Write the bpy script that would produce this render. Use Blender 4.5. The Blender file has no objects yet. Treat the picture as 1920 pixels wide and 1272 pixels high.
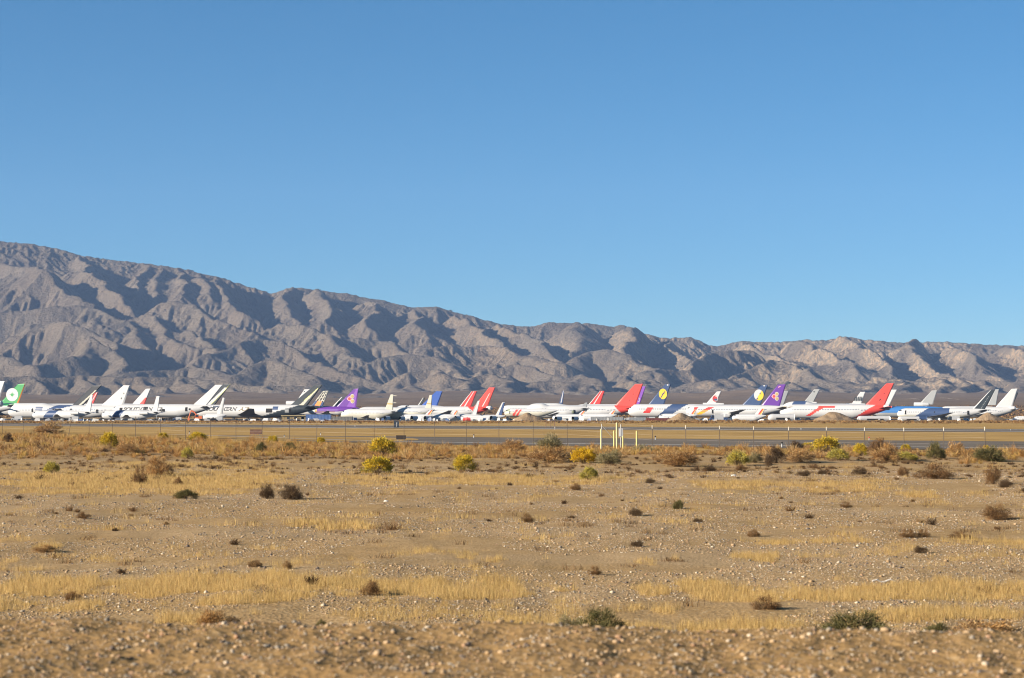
import bpy, math, random
import numpy as np
from mathutils import Vector, Matrix

random.seed(7)
SC = bpy.context.scene
COL = SC.collection

# ---------------------------------------------------------------- camera, sky, sun, exposure
F = 4000.0      # focal length in photo pixels (photo is 1920 wide)
YH = 776.0      # horizon row in the photo
H = 3.3         # eye height above the plain
cam_d = bpy.data.cameras.new("camera")
cam = bpy.data.objects.new("camera", cam_d)
COL.objects.link(cam)
cam.location = (0, 0, H)
cam.rotation_euler = (math.radians(90) + math.atan((YH - 636) / F), 0, 0)
cam_d.sensor_width = 36
cam_d.lens = 36 * F / 1920
cam_d.clip_start = 0.1
cam_d.clip_end = 40000
cam_d.dof.use_dof = True
cam_d.dof.focus_distance = 300
cam_d.dof.aperture_fstop = 3.5
SC.camera = cam

SUN_EL, SUN_AZ = math.radians(18), math.radians(-112)   # azimuth from +Y, negative = left
to_sun = Vector((math.sin(SUN_AZ) * math.cos(SUN_EL), math.cos(SUN_AZ) * math.cos(SUN_EL), math.sin(SUN_EL)))
w = bpy.data.worlds.new("World")
SC.world = w
w.use_nodes = True
nt = w.node_tree
bg = nt.nodes['Background']
sky = nt.nodes.new('ShaderNodeTexSky')
sky.sky_type = 'NISHITA'
sky.sun_disc = False
sky.sun_elevation = SUN_EL
sky.sun_rotation = SUN_AZ
sky.air_density = 0.8
sky.dust_density = 0.0
sky.ozone_density = 5.0
sky.altitude = 1200
hs = nt.nodes.new('ShaderNodeHueSaturation')
hs.inputs['Hue'].default_value = 0.489
hs.inputs['Saturation'].default_value = 1.14
nt.links.new(sky.outputs[0], hs.inputs['Color'])
nt.links.new(hs.outputs[0], bg.inputs[0])
bg.inputs[1].default_value = 0.050
sd = bpy.data.lights.new("sun", 'SUN')
so = bpy.data.objects.new("sun", sd)
COL.objects.link(so)
sd.energy = 5.0
sd.angle = math.radians(0.53)
sd.color = (1.0, 0.885, 0.735)
so.rotation_euler = to_sun.to_track_quat('Z', 'Y').to_euler()
SC.view_settings.view_transform = 'Standard'
SC.view_settings.look = 'None'
SC.view_settings.exposure = 1.25
SC.view_settings.gamma = 1
SC.cycles.filter_width = 1.1
SC.cycles.max_bounces = 5
SC.cycles.diffuse_bounces = 2
SC.cycles.glossy_bounces = 2
SC.cycles.volume_bounces = 0
SC.cycles.transparent_max_bounces = 8
SC.cycles.sample_clamp_indirect = 4

# ---------------------------------------------------------------- helpers
def tag(o, label=None, cat=None, group=None, kind=None):
    if label: o['label'] = label
    if cat: o['category'] = cat
    if group: o['group'] = group
    if kind: o['kind'] = kind
    return o

def at(px, py, D):
    """world point seen at photo pixel (px, py) and lying at distance D"""
    return Vector(((px - 960) / F * D, D, H - (py - YH) / F * D))

def on_ground(px, py):
    D = H * F / (py - YH)
    return ((px - 960) / F * D, D)

def mesh(name, verts, faces, mats, parent=None, midx=None, smooth=False, loc=None):
    me = bpy.data.meshes.new(name)
    verts = np.asarray(verts, dtype=np.float32).reshape(-1, 3)
    if isinstance(faces, np.ndarray):
        k = faces.shape[1]; n = faces.shape[0]
        me.vertices.add(len(verts)); me.vertices.foreach_set('co', verts.ravel())
        me.loops.add(n * k); me.loops.foreach_set('vertex_index', faces.astype(np.int32).ravel())
        me.polygons.add(n)
        me.polygons.foreach_set('loop_start', np.arange(0, n * k, k, dtype=np.int32))
        me.polygons.foreach_set('loop_total', np.full(n, k, dtype=np.int32))
        me.update(calc_edges=True)
    else:
        me.from_pydata([tuple(map(float, v)) for v in verts], [], faces)
    for m in (mats if isinstance(mats, (list, tuple)) else [mats]):
        me.materials.append(m)
    if midx is not None:
        me.polygons.foreach_set('material_index', np.asarray(midx, dtype=np.int32))
    if smooth:
        me.polygons.foreach_set('use_smooth', np.ones(len(me.polygons), dtype=bool))
    me.update()
    o = bpy.data.objects.new(name, me)
    COL.objects.link(o)
    if parent: o.parent = parent
    if loc is not None: o.location = loc
    return o

def empty(name, loc, rz=0.0):
    o = bpy.data.objects.new(name, None)
    COL.objects.link(o)
    o.empty_display_size = 0.5
    o.location = loc
    o.rotation_euler = (0, 0, rz)
    return o

class MB:
    """collects boxes, tubes and plates, then links them as one mesh"""
    def __init__(s): s.v = []; s.f = []; s.m = []
    def add(s, vs, fs, m=0):
        b = len(s.v); s.v += [tuple(v) for v in vs]
        for f in fs: s.f.append(tuple(i + b for i in f)); s.m.append(m)
    def box(s, x0, x1, y0, y1, z0, z1, m=0):
        vs = [(x, y, z) for z in (z0, z1) for x, y in ((x0, y0), (x1, y0), (x1, y1), (x0, y1))]
        s.add(vs, [(3, 2, 1, 0), (4, 5, 6, 7), (0, 1, 5, 4), (1, 2, 6, 5), (2, 3, 7, 6), (3, 0, 4, 7)], m)
    def tube(s, p, q, r, r2=None, n=8, m=0, cap=True):
        p, q = Vector(p), Vector(q); r2 = r if r2 is None else r2
        d = (q - p).normalized(); a = d.orthogonal().normalized(); b = d.cross(a)
        vs = []
        for c, rr in ((p, r), (q, r2)):
            for k in range(n):
                t = 2 * math.pi * k / n
                vs.append(c + a * math.cos(t) * rr + b * math.sin(t) * rr)
        fs = [(k, (k + 1) % n, n + (k + 1) % n, n + k) for k in range(n)]
        if cap: fs += [tuple(range(n))[::-1], tuple(range(n, 2 * n))]
        s.add(vs, fs, m)
    def prism(s, poly, y0, y1, m=0):
        """polygon in the x-z plane, extruded from y0 to y1"""
        n = len(poly)
        vs = [(x, y0, z) for x, z in poly] + [(x, y1, z) for x, z in poly]
        s.add(vs, [tuple(range(n)), tuple(range(n, 2 * n))[::-1]] + [(k, k + n, (k + 1) % n + n, (k + 1) % n) for k in range(n)], m)
    def build(s, name, mats, parent=None, smooth=False, loc=None):
        return mesh(name, s.v, s.f, mats, parent, s.m, smooth, loc)

# ---------------------------------------------------------------- numpy noise
def _hash(ix, iy, seed):
    h = (ix.astype(np.int64) * 374761393 + iy.astype(np.int64) * 668265263 + seed * 1442695041) & 0xffffffff
    h = ((h ^ (h >> 13)) * 1274126177) & 0xffffffff
    return ((h ^ (h >> 16)) & 0xffff) / 65535.0

def vnoise(x, y, seed=0):
    x = np.asarray(x, float); y = np.asarray(y, float)
    ix, iy = np.floor(x), np.floor(y)
    fx, fy = x - ix, y - iy
    def g(i, j):
        a = _hash(ix + i, iy + j, seed) * 2 * np.pi
        return np.cos(a) * (fx - i) + np.sin(a) * (fy - j)
    sx = fx * fx * fx * (fx * (fx * 6 - 15) + 10); sy = fy * fy * fy * (fy * (fy * 6 - 15) + 10)
    a = g(0, 0) * (1 - sx) + g(1, 0) * sx
    b = g(0, 1) * (1 - sx) + g(1, 1) * sx
    return (a * (1 - sy) + b * sy) * 1.5

def fbm(x, y, octv=4, seed=0, gain=0.5):
    t = 0; a = 1.0; f = 1.0
    for k in range(octv):
        t = t + a * vnoise(x * f, y * f, seed + k * 17); a *= gain; f *= 2.03
    return t

def smooth01(t):
    t = np.clip(t, 0, 1); return t * t * (3 - 2 * t)

# ---------------------------------------------------------------- materials
MATS = {}
def mat(name, col, rough=0.6, metal=0.0, spec=0.5, noise=None, bump=None):
    """noise=(scale, amount, second colour) mottles the base colour; bump=(scale, distance)"""
    if name in MATS: return MATS[name]
    m = bpy.data.materials.new(name); m.use_nodes = True
    t = m.node_tree; b = t.nodes['Principled BSDF']
    b.inputs['Base Color'].default_value = (*col, 1)
    b.inputs['Roughness'].default_value = rough
    b.inputs['Metallic'].default_value = metal
    b.inputs['Specular IOR Level'].default_value = spec
    if noise or bump:
        tc = t.nodes.new('ShaderNodeTexCoord')
    if noise:
        sc, amt, c2 = noise
        n = t.nodes.new('ShaderNodeTexNoise'); n.inputs['Scale'].default_value = sc; n.inputs['Detail'].default_value = 5
        t.links.new(tc.outputs['Object'], n.inputs['Vector'])
        mr = t.nodes.new('ShaderNodeMapRange'); mr.inputs[1].default_value = 0.35; mr.inputs[2].default_value = 0.7
        mr.inputs[4].default_value = amt
        t.links.new(n.outputs[0], mr.inputs[0])
        mx = t.nodes.new('ShaderNodeMix'); mx.data_type = 'RGBA'
        mx.inputs['A'].default_value = (*col, 1); mx.inputs['B'].default_value = (*c2, 1)
        t.links.new(mr.outputs[0], mx.inputs['Factor']); t.links.new(mx.outputs['Result'], b.inputs['Base Color'])
    if bump:
        n2 = t.nodes.new('ShaderNodeTexNoise'); n2.inputs['Scale'].default_value = bump[0]; n2.inputs['Detail'].default_value = 6
        t.links.new(tc.outputs['Object'], n2.inputs['Vector'])
        bp = t.nodes.new('ShaderNodeBump'); bp.inputs['Distance'].default_value = bump[1]
        t.links.new(n2.outputs[0], bp.inputs['Height']); t.links.new(bp.outputs[0], b.inputs['Normal'])
    MATS[name] = m
    return m

class NT:
    """short hand for building node materials"""
    def __init__(s, name, rough=0.9, tint=(1, 1, 1)):
        s.tint = tint
        s.m = bpy.data.materials.new(name); s.m.use_nodes = True
        s.t = s.m.node_tree; s.b = s.t.nodes['Principled BSDF']
        s.b.inputs['Roughness'].default_value = rough
        s.b.inputs['Specular IOR Level'].default_value = 0.15
        s.geo = s.t.nodes.new('ShaderNodeNewGeometry')
        s.pos = s.geo.outputs['Position']
    def n(s, kind): return s.t.nodes.new(kind)
    def l(s, a, b): s.t.links.new(a, b)
    def vec(s, scale):
        v = s.n('ShaderNodeVectorMath'); v.operation = 'MULTIPLY'; v.inputs[1].default_value = scale
        s.l(s.pos, v.inputs[0]); return v.outputs[0]
    def noise(s, vec, scale, detail=4, lo=0.0, hi=1.0, rough=0.5):
        n = s.n('ShaderNodeTexNoise'); n.inputs['Scale'].default_value = scale; n.inputs['Detail'].default_value = detail
        n.inputs['Roughness'].default_value = rough
        s.l(vec, n.inputs['Vector'])
        return s.rng(n.outputs[0], lo, hi)
    def rng(s, x, lo, hi, a=0.0, b=1.0):
        r = s.n('ShaderNodeMapRange'); r.inputs[1].default_value = lo; r.inputs[2].default_value = hi
        r.inputs[3].default_value = a; r.inputs[4].default_value = b
        s.l(x, r.inputs[0]); return r.outputs[0]
    def mth(s, op, a, b=None):
        r = s.n('ShaderNodeMath'); r.operation = op
        for i, v in enumerate((a, b)):
            if v is None: continue
            if isinstance(v, (int, float)): r.inputs[i].default_value = v
            else: s.l(v, r.inputs[i])
        return r.outputs[0]
    def mix(s, f, a, b):
        r = s.n('ShaderNodeMix'); r.data_type = 'RGBA'
        if isinstance(f, (int, float)): r.inputs['Factor'].default_value = f
        else: s.l(f, r.inputs['Factor'])
        for k, v in (('A', a), ('B', b)):
            if isinstance(v, tuple): r.inputs[k].default_value = (*[p_ * q_ for p_, q_ in zip(v, s.tint)], 1)
            else: s.l(v, r.inputs[k])
        return r.outputs['Result']
    def voro(s, vec, scale, out='Distance', rand=1.0):
        v = s.n('ShaderNodeTexVoronoi'); v.inputs['Scale'].default_value = scale; v.inputs['Randomness'].default_value = rand
        s.l(vec, v.inputs['Vector']); return v.outputs[out]
    def bump(s, h, dist, strength=1.0):
        b = s.n('ShaderNodeBump'); b.inputs['Distance'].default_value = dist; b.inputs['Strength'].default_value = strength
        s.l(h, b.inputs['Height']); s.l(b.outputs[0], s.b.inputs['Normal'])
    def col(s, c): s.l(c, s.b.inputs['Base Color']); return s.m

# ---------------------------------------------------------------- mountains
SKY = [(-700,440),(-400,430),(-200,440),(0,453),(60,458),(100,466),(150,478),(200,487),(270,493),(340,505),(400,517),(440,529),(480,543),(508,549),
       (540,540),(575,540),(600,545),(640,549),(700,562),(740,569),(780,576),(820,577),(860,587),(900,598),(940,609),(960,610),
       (1000,609),(1040,605),(1100,607),(1150,611),(1172,612),(1200,620),(1240,633),(1280,635),(1310,638),(1350,649),(1385,640),
       (1440,642),(1500,638),(1550,635),(1590,634),(1640,638),(1700,640),(1760,642),(1850,645),(1920,650),(2200,660),(2700,668)]
# crests of the range: (column, row, distance); each falls away on both sides
RIDGES = [
 # upper spurs
 (0.52, [(-60,470,7300),(0,492,7150),(45,497,7050),(88,509,6900),(118,540,6780),(152,572,6650)]),
 (0.50, [(150,480,7500),(165,505,7250),(158,521,7050),(205,536,6950),(232,552,6850),(244,578,6750)]),
 (0.60, [(268,494,7500),(262,520,7250),(268,545,7080)]),
 (0.60, [(300,499,7480),(298,530,7180),(300,553,7050)]),
 (0.60, [(340,506,7450),(340,535,7150),(348,560,7020)]),
 (0.60, [(372,511,7450),(382,538,7150),(392,562,7000)]),
 (0.55, [(398,517,7450),(408,545,7120),(430,566,6980),(468,585,6860)]),
 (0.50, [(540,541,7500),(528,565,7250),(536,590,7050),(560,604,6900)]),
 (0.50, [(600,546,7450),(612,570,7150),(610,598,6950)]),
 (0.55, [(690,560,7350),(694,580,7080),(700,602,6920)]),
 (0.50, [(776,576,7350),(778,592,7080),(800,612,6880)]),
 (0.55, [(860,588,7300),(872,604,7050),(905,622,6870),(942,641,6700)]),
 (0.55, [(930,608,7200),(952,622,6980),(1010,640,6750),(1050,668,6500),(1058,684,6380)]),
 (0.50, [(1080,608,7200),(1090,630,6950),(1082,660,6700)]),
 (0.55, [(1172,613,7150),(1175,640,6800),(1176,668,6550),(1196,692,6350)]),
 (0.50, [(1250,634,7200),(1262,655,6900),(1300,668,6700)]),
 (0.50, [(1386,641,7100),(1430,652,6900),(1466,666,6750),(1520,684,6550),(1526,688,6480)]),
 (0.55, [(1500,639,7100),(1540,652,6850),(1570,668,6650),(1620,690,6450)]),
 (0.55, [(1580,635,7100),(1620,650,6850),(1652,668,6650),(1664,694,6450)]),
 (0.50, [(1700,640,7100),(1712,655,6850),(1760,680,6600),(1790,704,6350)]),
 (0.50, [(1780,643,7100),(1830,662,6800),(1868,690,6500),(1890,712,6300)]),
 (0.50, [(1880,648,7100),(1940,668,6800),(1980,700,6400)]),
 # middle hills
 (0.45, [(-60,600,6500),(0,590,6500),(80,582,6500),(150,573,6500),(192,582,6420),(235,598,6350),(262,614,6300),(270,640,6200)]),
 (0.48, [(0,655,6000),(40,628,6080),(72,606,6150),(110,604,6150),(150,612,6080),(196,632,5980),(232,660,5850),(250,690,5700)]),
 (0.50, [(270,590,6500),(305,600,6400),(312,634,6250),(356,650,6150),(390,655,6080)]),
 (0.42, [(285,570,6620),(330,571,6600),(372,576,6560),(400,592,6480),(440,606,6420),(478,622,6350)]),
 (0.50, [(352,612,6320),(378,630,6230),(392,652,6140)]),
 (0.42, [(395,660,6000),(440,640,6100),(480,627,6200),(520,636,6180),(552,650,6120),(580,672,6000),(620,682,5920)]),
 (0.45, [(510,600,6500),(560,612,6420),(610,628,6320),(640,650,6200),(660,672,6080)]),
 (0.45, [(630,640,6350),(690,636,6380),(720,642,6340),(752,660,6220),(800,668,6150),(820,672,6080)]),
 (0.42, [(800,655,6300),(848,643,6350),(905,640,6380),(950,652,6300),(1000,668,6200),(1040,682,6100)]),
 (0.48, [(640,690,5950),(700,672,6050),(760,668,6080),(820,672,6050),(852,690,5950),(880,712,5800)]),
 (0.50, [(560,700,5850),(600,672,5950),(640,690,5850),(690,700,5750)]),
 (0.48, [(905,690,5950),(960,680,6020),(1008,684,5980),(1040,700,5850),(1080,716,5750)]),
 (0.45, [(1050,690,6150),(1110,656,6350),(1160,660,6300),(1200,680,6150),(1230,704,5980)]),
 (0.45, [(1190,700,6000),(1240,690,6080),(1290,690,6080),(1330,660,6350),(1400,655,6420)]),
 (0.45, [(1360,712,5800),(1400,690,5950),(1450,672,6080),(1490,678,6020),(1530,696,5880),(1600,716,5700)]),
 (0.48, [(1500,700,5900),(1550,690,5950),(1600,704,5850),(1650,722,5700)]),
 (0.50, [(1640,700,5950),(1690,700,5900),(1730,716,5780)]),
 (0.50, [(1720,700,5980),(1790,698,5980),(1830,716,5820)]),
 (0.50, [(1840,702,5950),(1900,706,5900),(1960,720,5800)]),
 # front foothills
 (0.45, [(-60,662,5700),(0,668,5650),(40,684,5550),(90,694,5480)]),
 (0.45, [(80,690,5500),(140,672,5620),(180,640,5780),(205,655,5700),(225,690,5500)]),
 (0.45, [(230,706,5400),(300,690,5500),(350,680,5560),(400,690,5480),(440,702,5400)]),
 (0.45, [(440,704,5400),(490,680,5520),(505,674,5560),(545,690,5450),(600,706,5350)]),
 (0.40, [(-40,712,5050),(30,704,5080),(100,702,5100),(160,700,5120),(230,706,5080),(300,704,5080),(380,704,5080),(440,712,5020),(520,716,4980),(590,728,4920)]),
 (0.50, [(60,702,5120),(70,722,4950)]), (0.50, [(150,700,5120),(168,722,4950)]), (0.5, [(215,706,5080),(224,728,4920)]),
 (0.50, [(280,704,5080),(300,728,4900)]), (0.50, [(352,704,5080),(372,728,4900)]), (0.5, [(440,712,5020),(462,730,4900)]), (0.5,[(500,715,4990),(530,732,4880)]),
 (0.45, [(760,700,5700),(800,690,5750),(850,704,5600)]), (0.45, [(860,712,5600),(920,700,5680),(960,712,5560)]),
 (0.45, [(1020,712,5650),(1070,700,5700),(1130,722,5500)]), (0.45, [(1180,712,5650),(1240,716,5600),(1290,728,5450)]),
]
fan = lambda Y: 40.0 * np.clip((Y - 1400) / 3400, 0, None) ** 1.2

_r = random.Random(5)
for _q in range(-60, 1990, 44):   # low spurs running out onto the plain
    _a = _q + _r.uniform(-16, 16); _y = _r.uniform(700, 714); _e = _r.uniform(22, 60)
    RIDGES.append((_r.uniform(.42, .6), [(_a, _y, 5800), (_a + _e * .45, _y + 12, 5560), (_a + _e, 741, 5080)]))
def fanx(x, y):
    y = np.asarray(y, float)
    n = fbm(x / 420, y / 1500, 3, 201)
    return fan(y) + 9 * smooth01((y - 4250 - 420 * n) / 1150) * (1 + .8 * fbm(x / 260, y / 900, 2, 205)) + 1.6 * fbm(x / 130, y / 500, 3, 207) * smooth01((y - 2400) / 1500)
def build_mountains():
    dx = 8.0
    X = np.arange(-2650, 2650, dx); Y = np.arange(4500, 8300, dx)
    gx, gy = np.meshgrid(X, Y)
    # crest line of the whole range
    cd = 7550.0
    sx = np.array([(p[0] - 960) / F * cd for p in SKY]); sz = np.array([H + (YH - p[1]) / F * cd for p in SKY])
    order = np.argsort(sx)
    crest = np.interp(gx, sx[order], sz[order])
    wx = gx + 38 * fbm(gx / 260, gy / 260, 3, 3); wy = gy + 38 * fbm(gx / 260, gy / 260, 3, 9)
    foot = 5260 + 300 * fbm(gx / 420, gx * 0 + 1.3, 3, 5)
    t = np.clip((wy - foot) / (cd - foot), 0, 1)
    z = fanx(gx, np.minimum(gy, 5300)) - 6 + (crest * (0.86 - 0.16 * smooth01((gx + 300) / 900)) - 60) * t ** (1.6 + 0.4 * smooth01((gx + 300) / 900))
    back = np.clip((gy - cd) / 700, 0, 1)
    z = z - back * 260
    k = 9.0
    def smax(a, b):
        h = np.clip(0.5 + 0.5 * (a - b) / k, 0, 1)
        return b * (1 - h) + a * h + k * h * (1 - h)
    # main crest as a ridge
    z = smax(crest - 0.45 * np.abs(gy - cd) - 2, z)
    for sl, pts in RIDGES:
        P = [((p[0] - 960) / F * p[2], p[2], H + (YH - p[1]) / F * p[2]) for p in pts]
        best = np.full(gx.shape, -1e9)
        for (x0, y0, z0), (x1, y1, z1) in zip(P[:-1], P[1:]):
            vx, vy = x1 - x0, y1 - y0
            tt = np.clip(((wx - x0) * vx + (wy - y0) * vy) / (vx * vx + vy * vy), 0, 1)
            d = np.hypot(wx - x0 - tt * vx, wy - y0 - tt * vy)
            hh = z0 + tt * (z1 - z0) - 1.45 * sl * (np.sqrt(d * d + 10 ** 2) - 10)
            best = np.maximum(best, hh)
        z = smax(best, z)
    soft0 = np.clip(0.6 + 1.3 * fbm(gx / 520, gy / 520, 2, 301) + 0.75 * smooth01((gx - 150) / 700) + .3 * smooth01((t - .55) / .3), 0.1, 1.3)
    z += 9 * fbm(gx / 170, gy / 170, 3, 21) + (0.8 + 1.6 * t) * soft0 * fbm(gx / 34, gy / 34, 3, 23)
    # running water: stream power erosion
    ny, nx = z.shape
    N = nx * ny
    idx = np.arange(N).reshape(ny, nx)
    offs = [(-1, -1), (-1, 0), (-1, 1), (0, -1), (0, 1), (1, -1), (1, 0), (1, 1)]
    dist = [dx * math.hypot(a, b) for a, b in offs]
    Kf = 1.0
    soft = np.clip(0.62 + 1.3 * fbm(gx / 520, gy / 520, 2, 301) + 0.75 * smooth01((gx - 150) / 700) + .3 * smooth01((t - .55) / .3), 0.08, 1.4)
    for it in range(13):
        zp = np.pad(z, 1, constant_values=1e9)
        best = np.zeros_like(z); rec = idx.copy(); rd = np.ones_like(z)
        for (a, b), d in zip(offs, dist):
            s = (z - zp[1 + a:1 + a + ny, 1 + b:1 + b + nx]) / d
            m = s > best
            best = np.where(m, s, best); rec = np.where(m, idx + a * nx + b, rec); rd = np.where(m, d, rd)
        order = np.argsort(z.ravel(), kind='stable')
        recl = rec.ravel().tolist(); ordl = order.tolist()
        A = [1.0] * N
        for i in reversed(ordl):
            r = recl[i]
            if r != i: A[r] += A[i]
        A = np.minimum(np.array(A), 900.0)
        f = (Kf * soft.ravel() * np.sqrt(A) / rd.ravel()).tolist()
        zl = z.ravel().tolist()
        for i in ordl:
            r = recl[i]
            if r != i:
                zr = zl[r]
                if zl[i] > zr: zl[i] = (zl[i] + f[i] * zr) / (1 + f[i]) * 1.0 if f[i] < 0.333 else (zl[i] * 3 + zr) / 4
        z = np.array(zl).reshape(ny, nx)
        # hillslope creep
        zp = np.pad(z, 1, mode='edge')
        lap = zp[:-2, 1:-1] + zp[2:, 1:-1] + zp[1:-1, :-2] + zp[1:-1, 2:] - 4 * z
        z = z + 0.012 * lap
    return X, Y, z, dx

def upsample(X, Y, z, n):
    ny, nx = z.shape
    from numpy import interp
    def cub(a, n):   # cubic along the last axis
        m = a.shape[-1]
        q = np.arange((m - 1) * n + 1) / n
        i = np.clip(np.floor(q).astype(int), 0, m - 2); t = q - i
        g = lambda k: a[..., np.clip(i + k, 0, m - 1)]
        return 0.5 * ((2 * g(0)) + (-g(-1) + g(1)) * t + (2 * g(-1) - 5 * g(0) + 4 * g(1) - g(2)) * t ** 2 + (-g(-1) + 3 * g(0) - 3 * g(1) + g(2)) * t ** 3)
    z = cub(z, n); z = cub(z.T, n).T
    return np.interp(np.arange(z.shape[1]) / n, np.arange(nx), X), np.interp(np.arange(z.shape[0]) / n, np.arange(ny), Y), z

MX, MY, MZ, _d = build_mountains()
MX, MY, MZ = upsample(MX, MY, MZ, 2)
_gx, _gy = np.meshgrid(MX, MY)
_rg = 1 - np.abs(fbm(_gx / 42, _gy / 42, 3, 77))
_amp = smooth01((MZ - 90) / 150)
_rg2 = 1 - np.abs(fbm(_gx / 95 + 3, _gy / 170, 4, 131, 0.55))
MZ = MZ + (0.6 + 1.4 * _amp) * (_rg - 0.7) + (1 + 3.2 * _amp) * (_rg2 - 0.7) + 1.5 * fbm(_gx / 16, _gy / 16, 3, 5)
# keep the skyline where it stands
_el = (MZ - H) / _gy
_col = np.clip(960 + F * _gx / _gy, -600, 2600)
_bins = np.arange(-600, 2601, 8)
_want = np.interp(_bins, [p[0] for p in SKY], [(YH - p[1]) / F for p in SKY])
_have = np.zeros(len(_bins))
np.maximum.at(_have, ((_col + 600) / 8).astype(int).ravel(), _el.ravel())
_k = np.convolve(np.pad(_want / np.maximum(_have, 1e-3), 6, mode='edge'), np.ones(13) / 13, 'valid')
_ks = np.interp(_col, _bins, _k)
MZ = MZ * (1 + (_ks - 1) * smooth01((_el * F - 60) / 60))
MZ = MZ - 30 * smooth01((4620 - _gy) / 120)
ny_, nx_ = MZ.shape
_i = np.arange(ny_ * nx_).reshape(ny_, nx_)
_f = np.stack([_i[:-1, :-1], _i[:-1, 1:], _i[1:, 1:], _i[1:, :-1]], -1).reshape(-1, 4)

def mountain_material():
    m = NT('mountain_slopes', 0.95, (0.84, 0.845, 0.78))
    p = m.vec((1, 1, 1))
    big = m.noise(p, 0.0035, 5, 0.38, 0.62)
    mid = m.noise(p, 0.02, 6, 0.35, 0.65, 0.65)
    fine = m.noise(p, 0.12, 6, 0.3, 0.7, 0.7)
    c = m.mix(big, (0.165, 0.127, 0.095), (0.195, 0.158, 0.124))
    c = m.mix(m.mth('MULTIPLY', mid, 0.45), c, (0.130, 0.102, 0.084))
    # pale bare cliffs, mostly on the eastern (right hand) end
    sep = m.n('ShaderNodeSeparateXYZ'); m.l(m.pos, sep.inputs[0])
    ns = m.n('ShaderNodeSeparateXYZ'); m.l(m.geo.outputs['Normal'], ns.inputs[0])
    steep = m.rng(ns.outputs['Z'], 0.90, 0.80)
    east = m.rng(sep.outputs['X'], -500, 1000, 0.12, 1.0)
    cl = m.noise(p, 0.005, 4, 0.44, 0.52)
    cliff = m.mth('MULTIPLY', m.mth('MULTIPLY', steep, east), cl)
    streak = m.noise(m.vec((1, 0.3, 0.25)), 0.16, 4, 0.4, 0.6)
    cc = m.mix(streak, (0.40, 0.285, 0.19), (0.22, 0.18, 0.14))
    c = m.mix(cliff, c, cc)
    c = m.mix(m.mth('MULTIPLY', fine, 0.28), c, (0.07, 0.056, 0.047))
    # scattered desert shrubs, thicker high up
    v = m.voro(p, 0.13)
    dots = m.rng(v, 0.20, 0.32, 1.0, 0.0)
    high = m.rng(sep.outputs['Z'], 120, 480, 0.12, 0.85)
    c = m.mix(m.mth('MULTIPLY', dots, m.mth('MULTIPLY', high, m.noise(p, 0.01, 3, 0.35, 0.6))), c, (0.038, 0.038, 0.026))
    m.bump(m.mth('ADD', m.mth('MULTIPLY', fine, 1.0), m.mth('MULTIPLY', mid, 3.0)), 5.0, 0.6)
    return m.col(c)
mountains = mesh('mountains', np.stack([_gx, _gy, MZ], -1).reshape(-1, 3), _f, mountain_material(), smooth=True)
tag(mountains, kind='structure')

def mz_at(x, y):
    fx = np.clip((x - MX[0]) / (MX[1] - MX[0]), 0, len(MX) - 1.01); fy = np.clip((y - MY[0]) / (MY[1] - MY[0]), 0, len(MY) - 1.01)
    i, j = fx.astype(int), fy.astype(int)
    return MZ[j, i]

# ---------------------------------------------------------------- the plain
def zground(x, y):
    x = np.asarray(x, float); y = np.asarray(y, float)
    yy = np.maximum(y, 1.0)
    c = np.clip(x / yy * F, -3000, 3000)
    near = smooth01((190 - y) / 40)
    z = near * (0.10 * fbm(x / 9, y / 14, 3, 41) + 0.022 * fbm(x / 1.3, y / 2.2, 3, 43))
    # low swell left of the gate posts, shallow washes
    for cx, cy, rx, ry, h in ((11.5, 152, 9, 9, 0.42), (-14, 118, 12, 6, 0.20), (22, 105, 14, 7, 0.18), (-22, 92, 10, 4, 0.15), (3, 62, 12, 5, 0.12), (14, 44, 8, 3, 0.10)):
        z = z + h * np.exp(-((x - cx) / rx) ** 2 - ((y - cy) / ry) ** 2)
    # the fence line climbs a little towards the left
    z = z + 0.9 * smooth01(-(x + 2) / 60) * smooth01((y - 150) / 60) * smooth01((320 - y) / 60)
    # scrub bank in front of the parked aircraft
    z = z + 0.35 * np.exp(-((y - 790) / 70) ** 2) * (1 + 0.4 * fbm(x / 60, y / 60, 2, 3))
    z = z + np.where(y > 1400, fanx(x, np.minimum(y, 5400)), 0) + np.clip((y - 1500) / 800, 0, 1) * 2.5 * fbm(x / 300, y / 300, 3, 8)
    # the bank of gravel the camera stands on
    edge = 15.6 - 0.12 * x + 0.25 * fbm(x / 1.5, x * 0 + 2, 2, 12)
    top = 1.74 + 0.035 * fbm(x / 0.9, y / 0.9, 3, 14) + 0.016 * fbm(x / 0.22, y / 0.22, 2, 15)
    k = 1 - smooth01((y - edge) / 4.2)
    return z * (1 - k) + top * k

def to_px(x, y):
    return 960 + F * x / np.maximum(y, 1), YH + F * H / np.maximum(y, 1)

GRASS = [(-80,600,880,934,1.0),(540,1260,888,914,.75),(1240,1720,902,926,.62),(180,560,860,888,.45),(1670,1770,918,934,.5),(620,900,912,922,.3),
 (500,720,984,1004,.75),(140,262,985,998,.7),(700,910,990,1008,.42),(900,1110,1004,1016,.45),(1390,1660,1008,1032,.55),(1740,2000,1004,1026,.45),
 (50,125,1022,1036,.6),(1590,1700,962,974,.35),(240,420,960,975,.2),
 (-80,640,1074,1126,1.0),(380,1130,1086,1122,.95),(1110,2000,1088,1132,1.0),(1340,1490,1044,1066,.75),(1150,1290,1046,1064,.5),(830,960,1046,1064,.3),
 (-80,250,1124,1148,.55),(330,760,1116,1142,.5),(760,1000,1122,1134,.4),(940,1640,1164,1200,.8),(1500,2000,1138,1180,.55),(270,430,1142,1172,.6),(880,1010,1158,1186,.75),(1130,1300,1135,1150,.35)]
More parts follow.
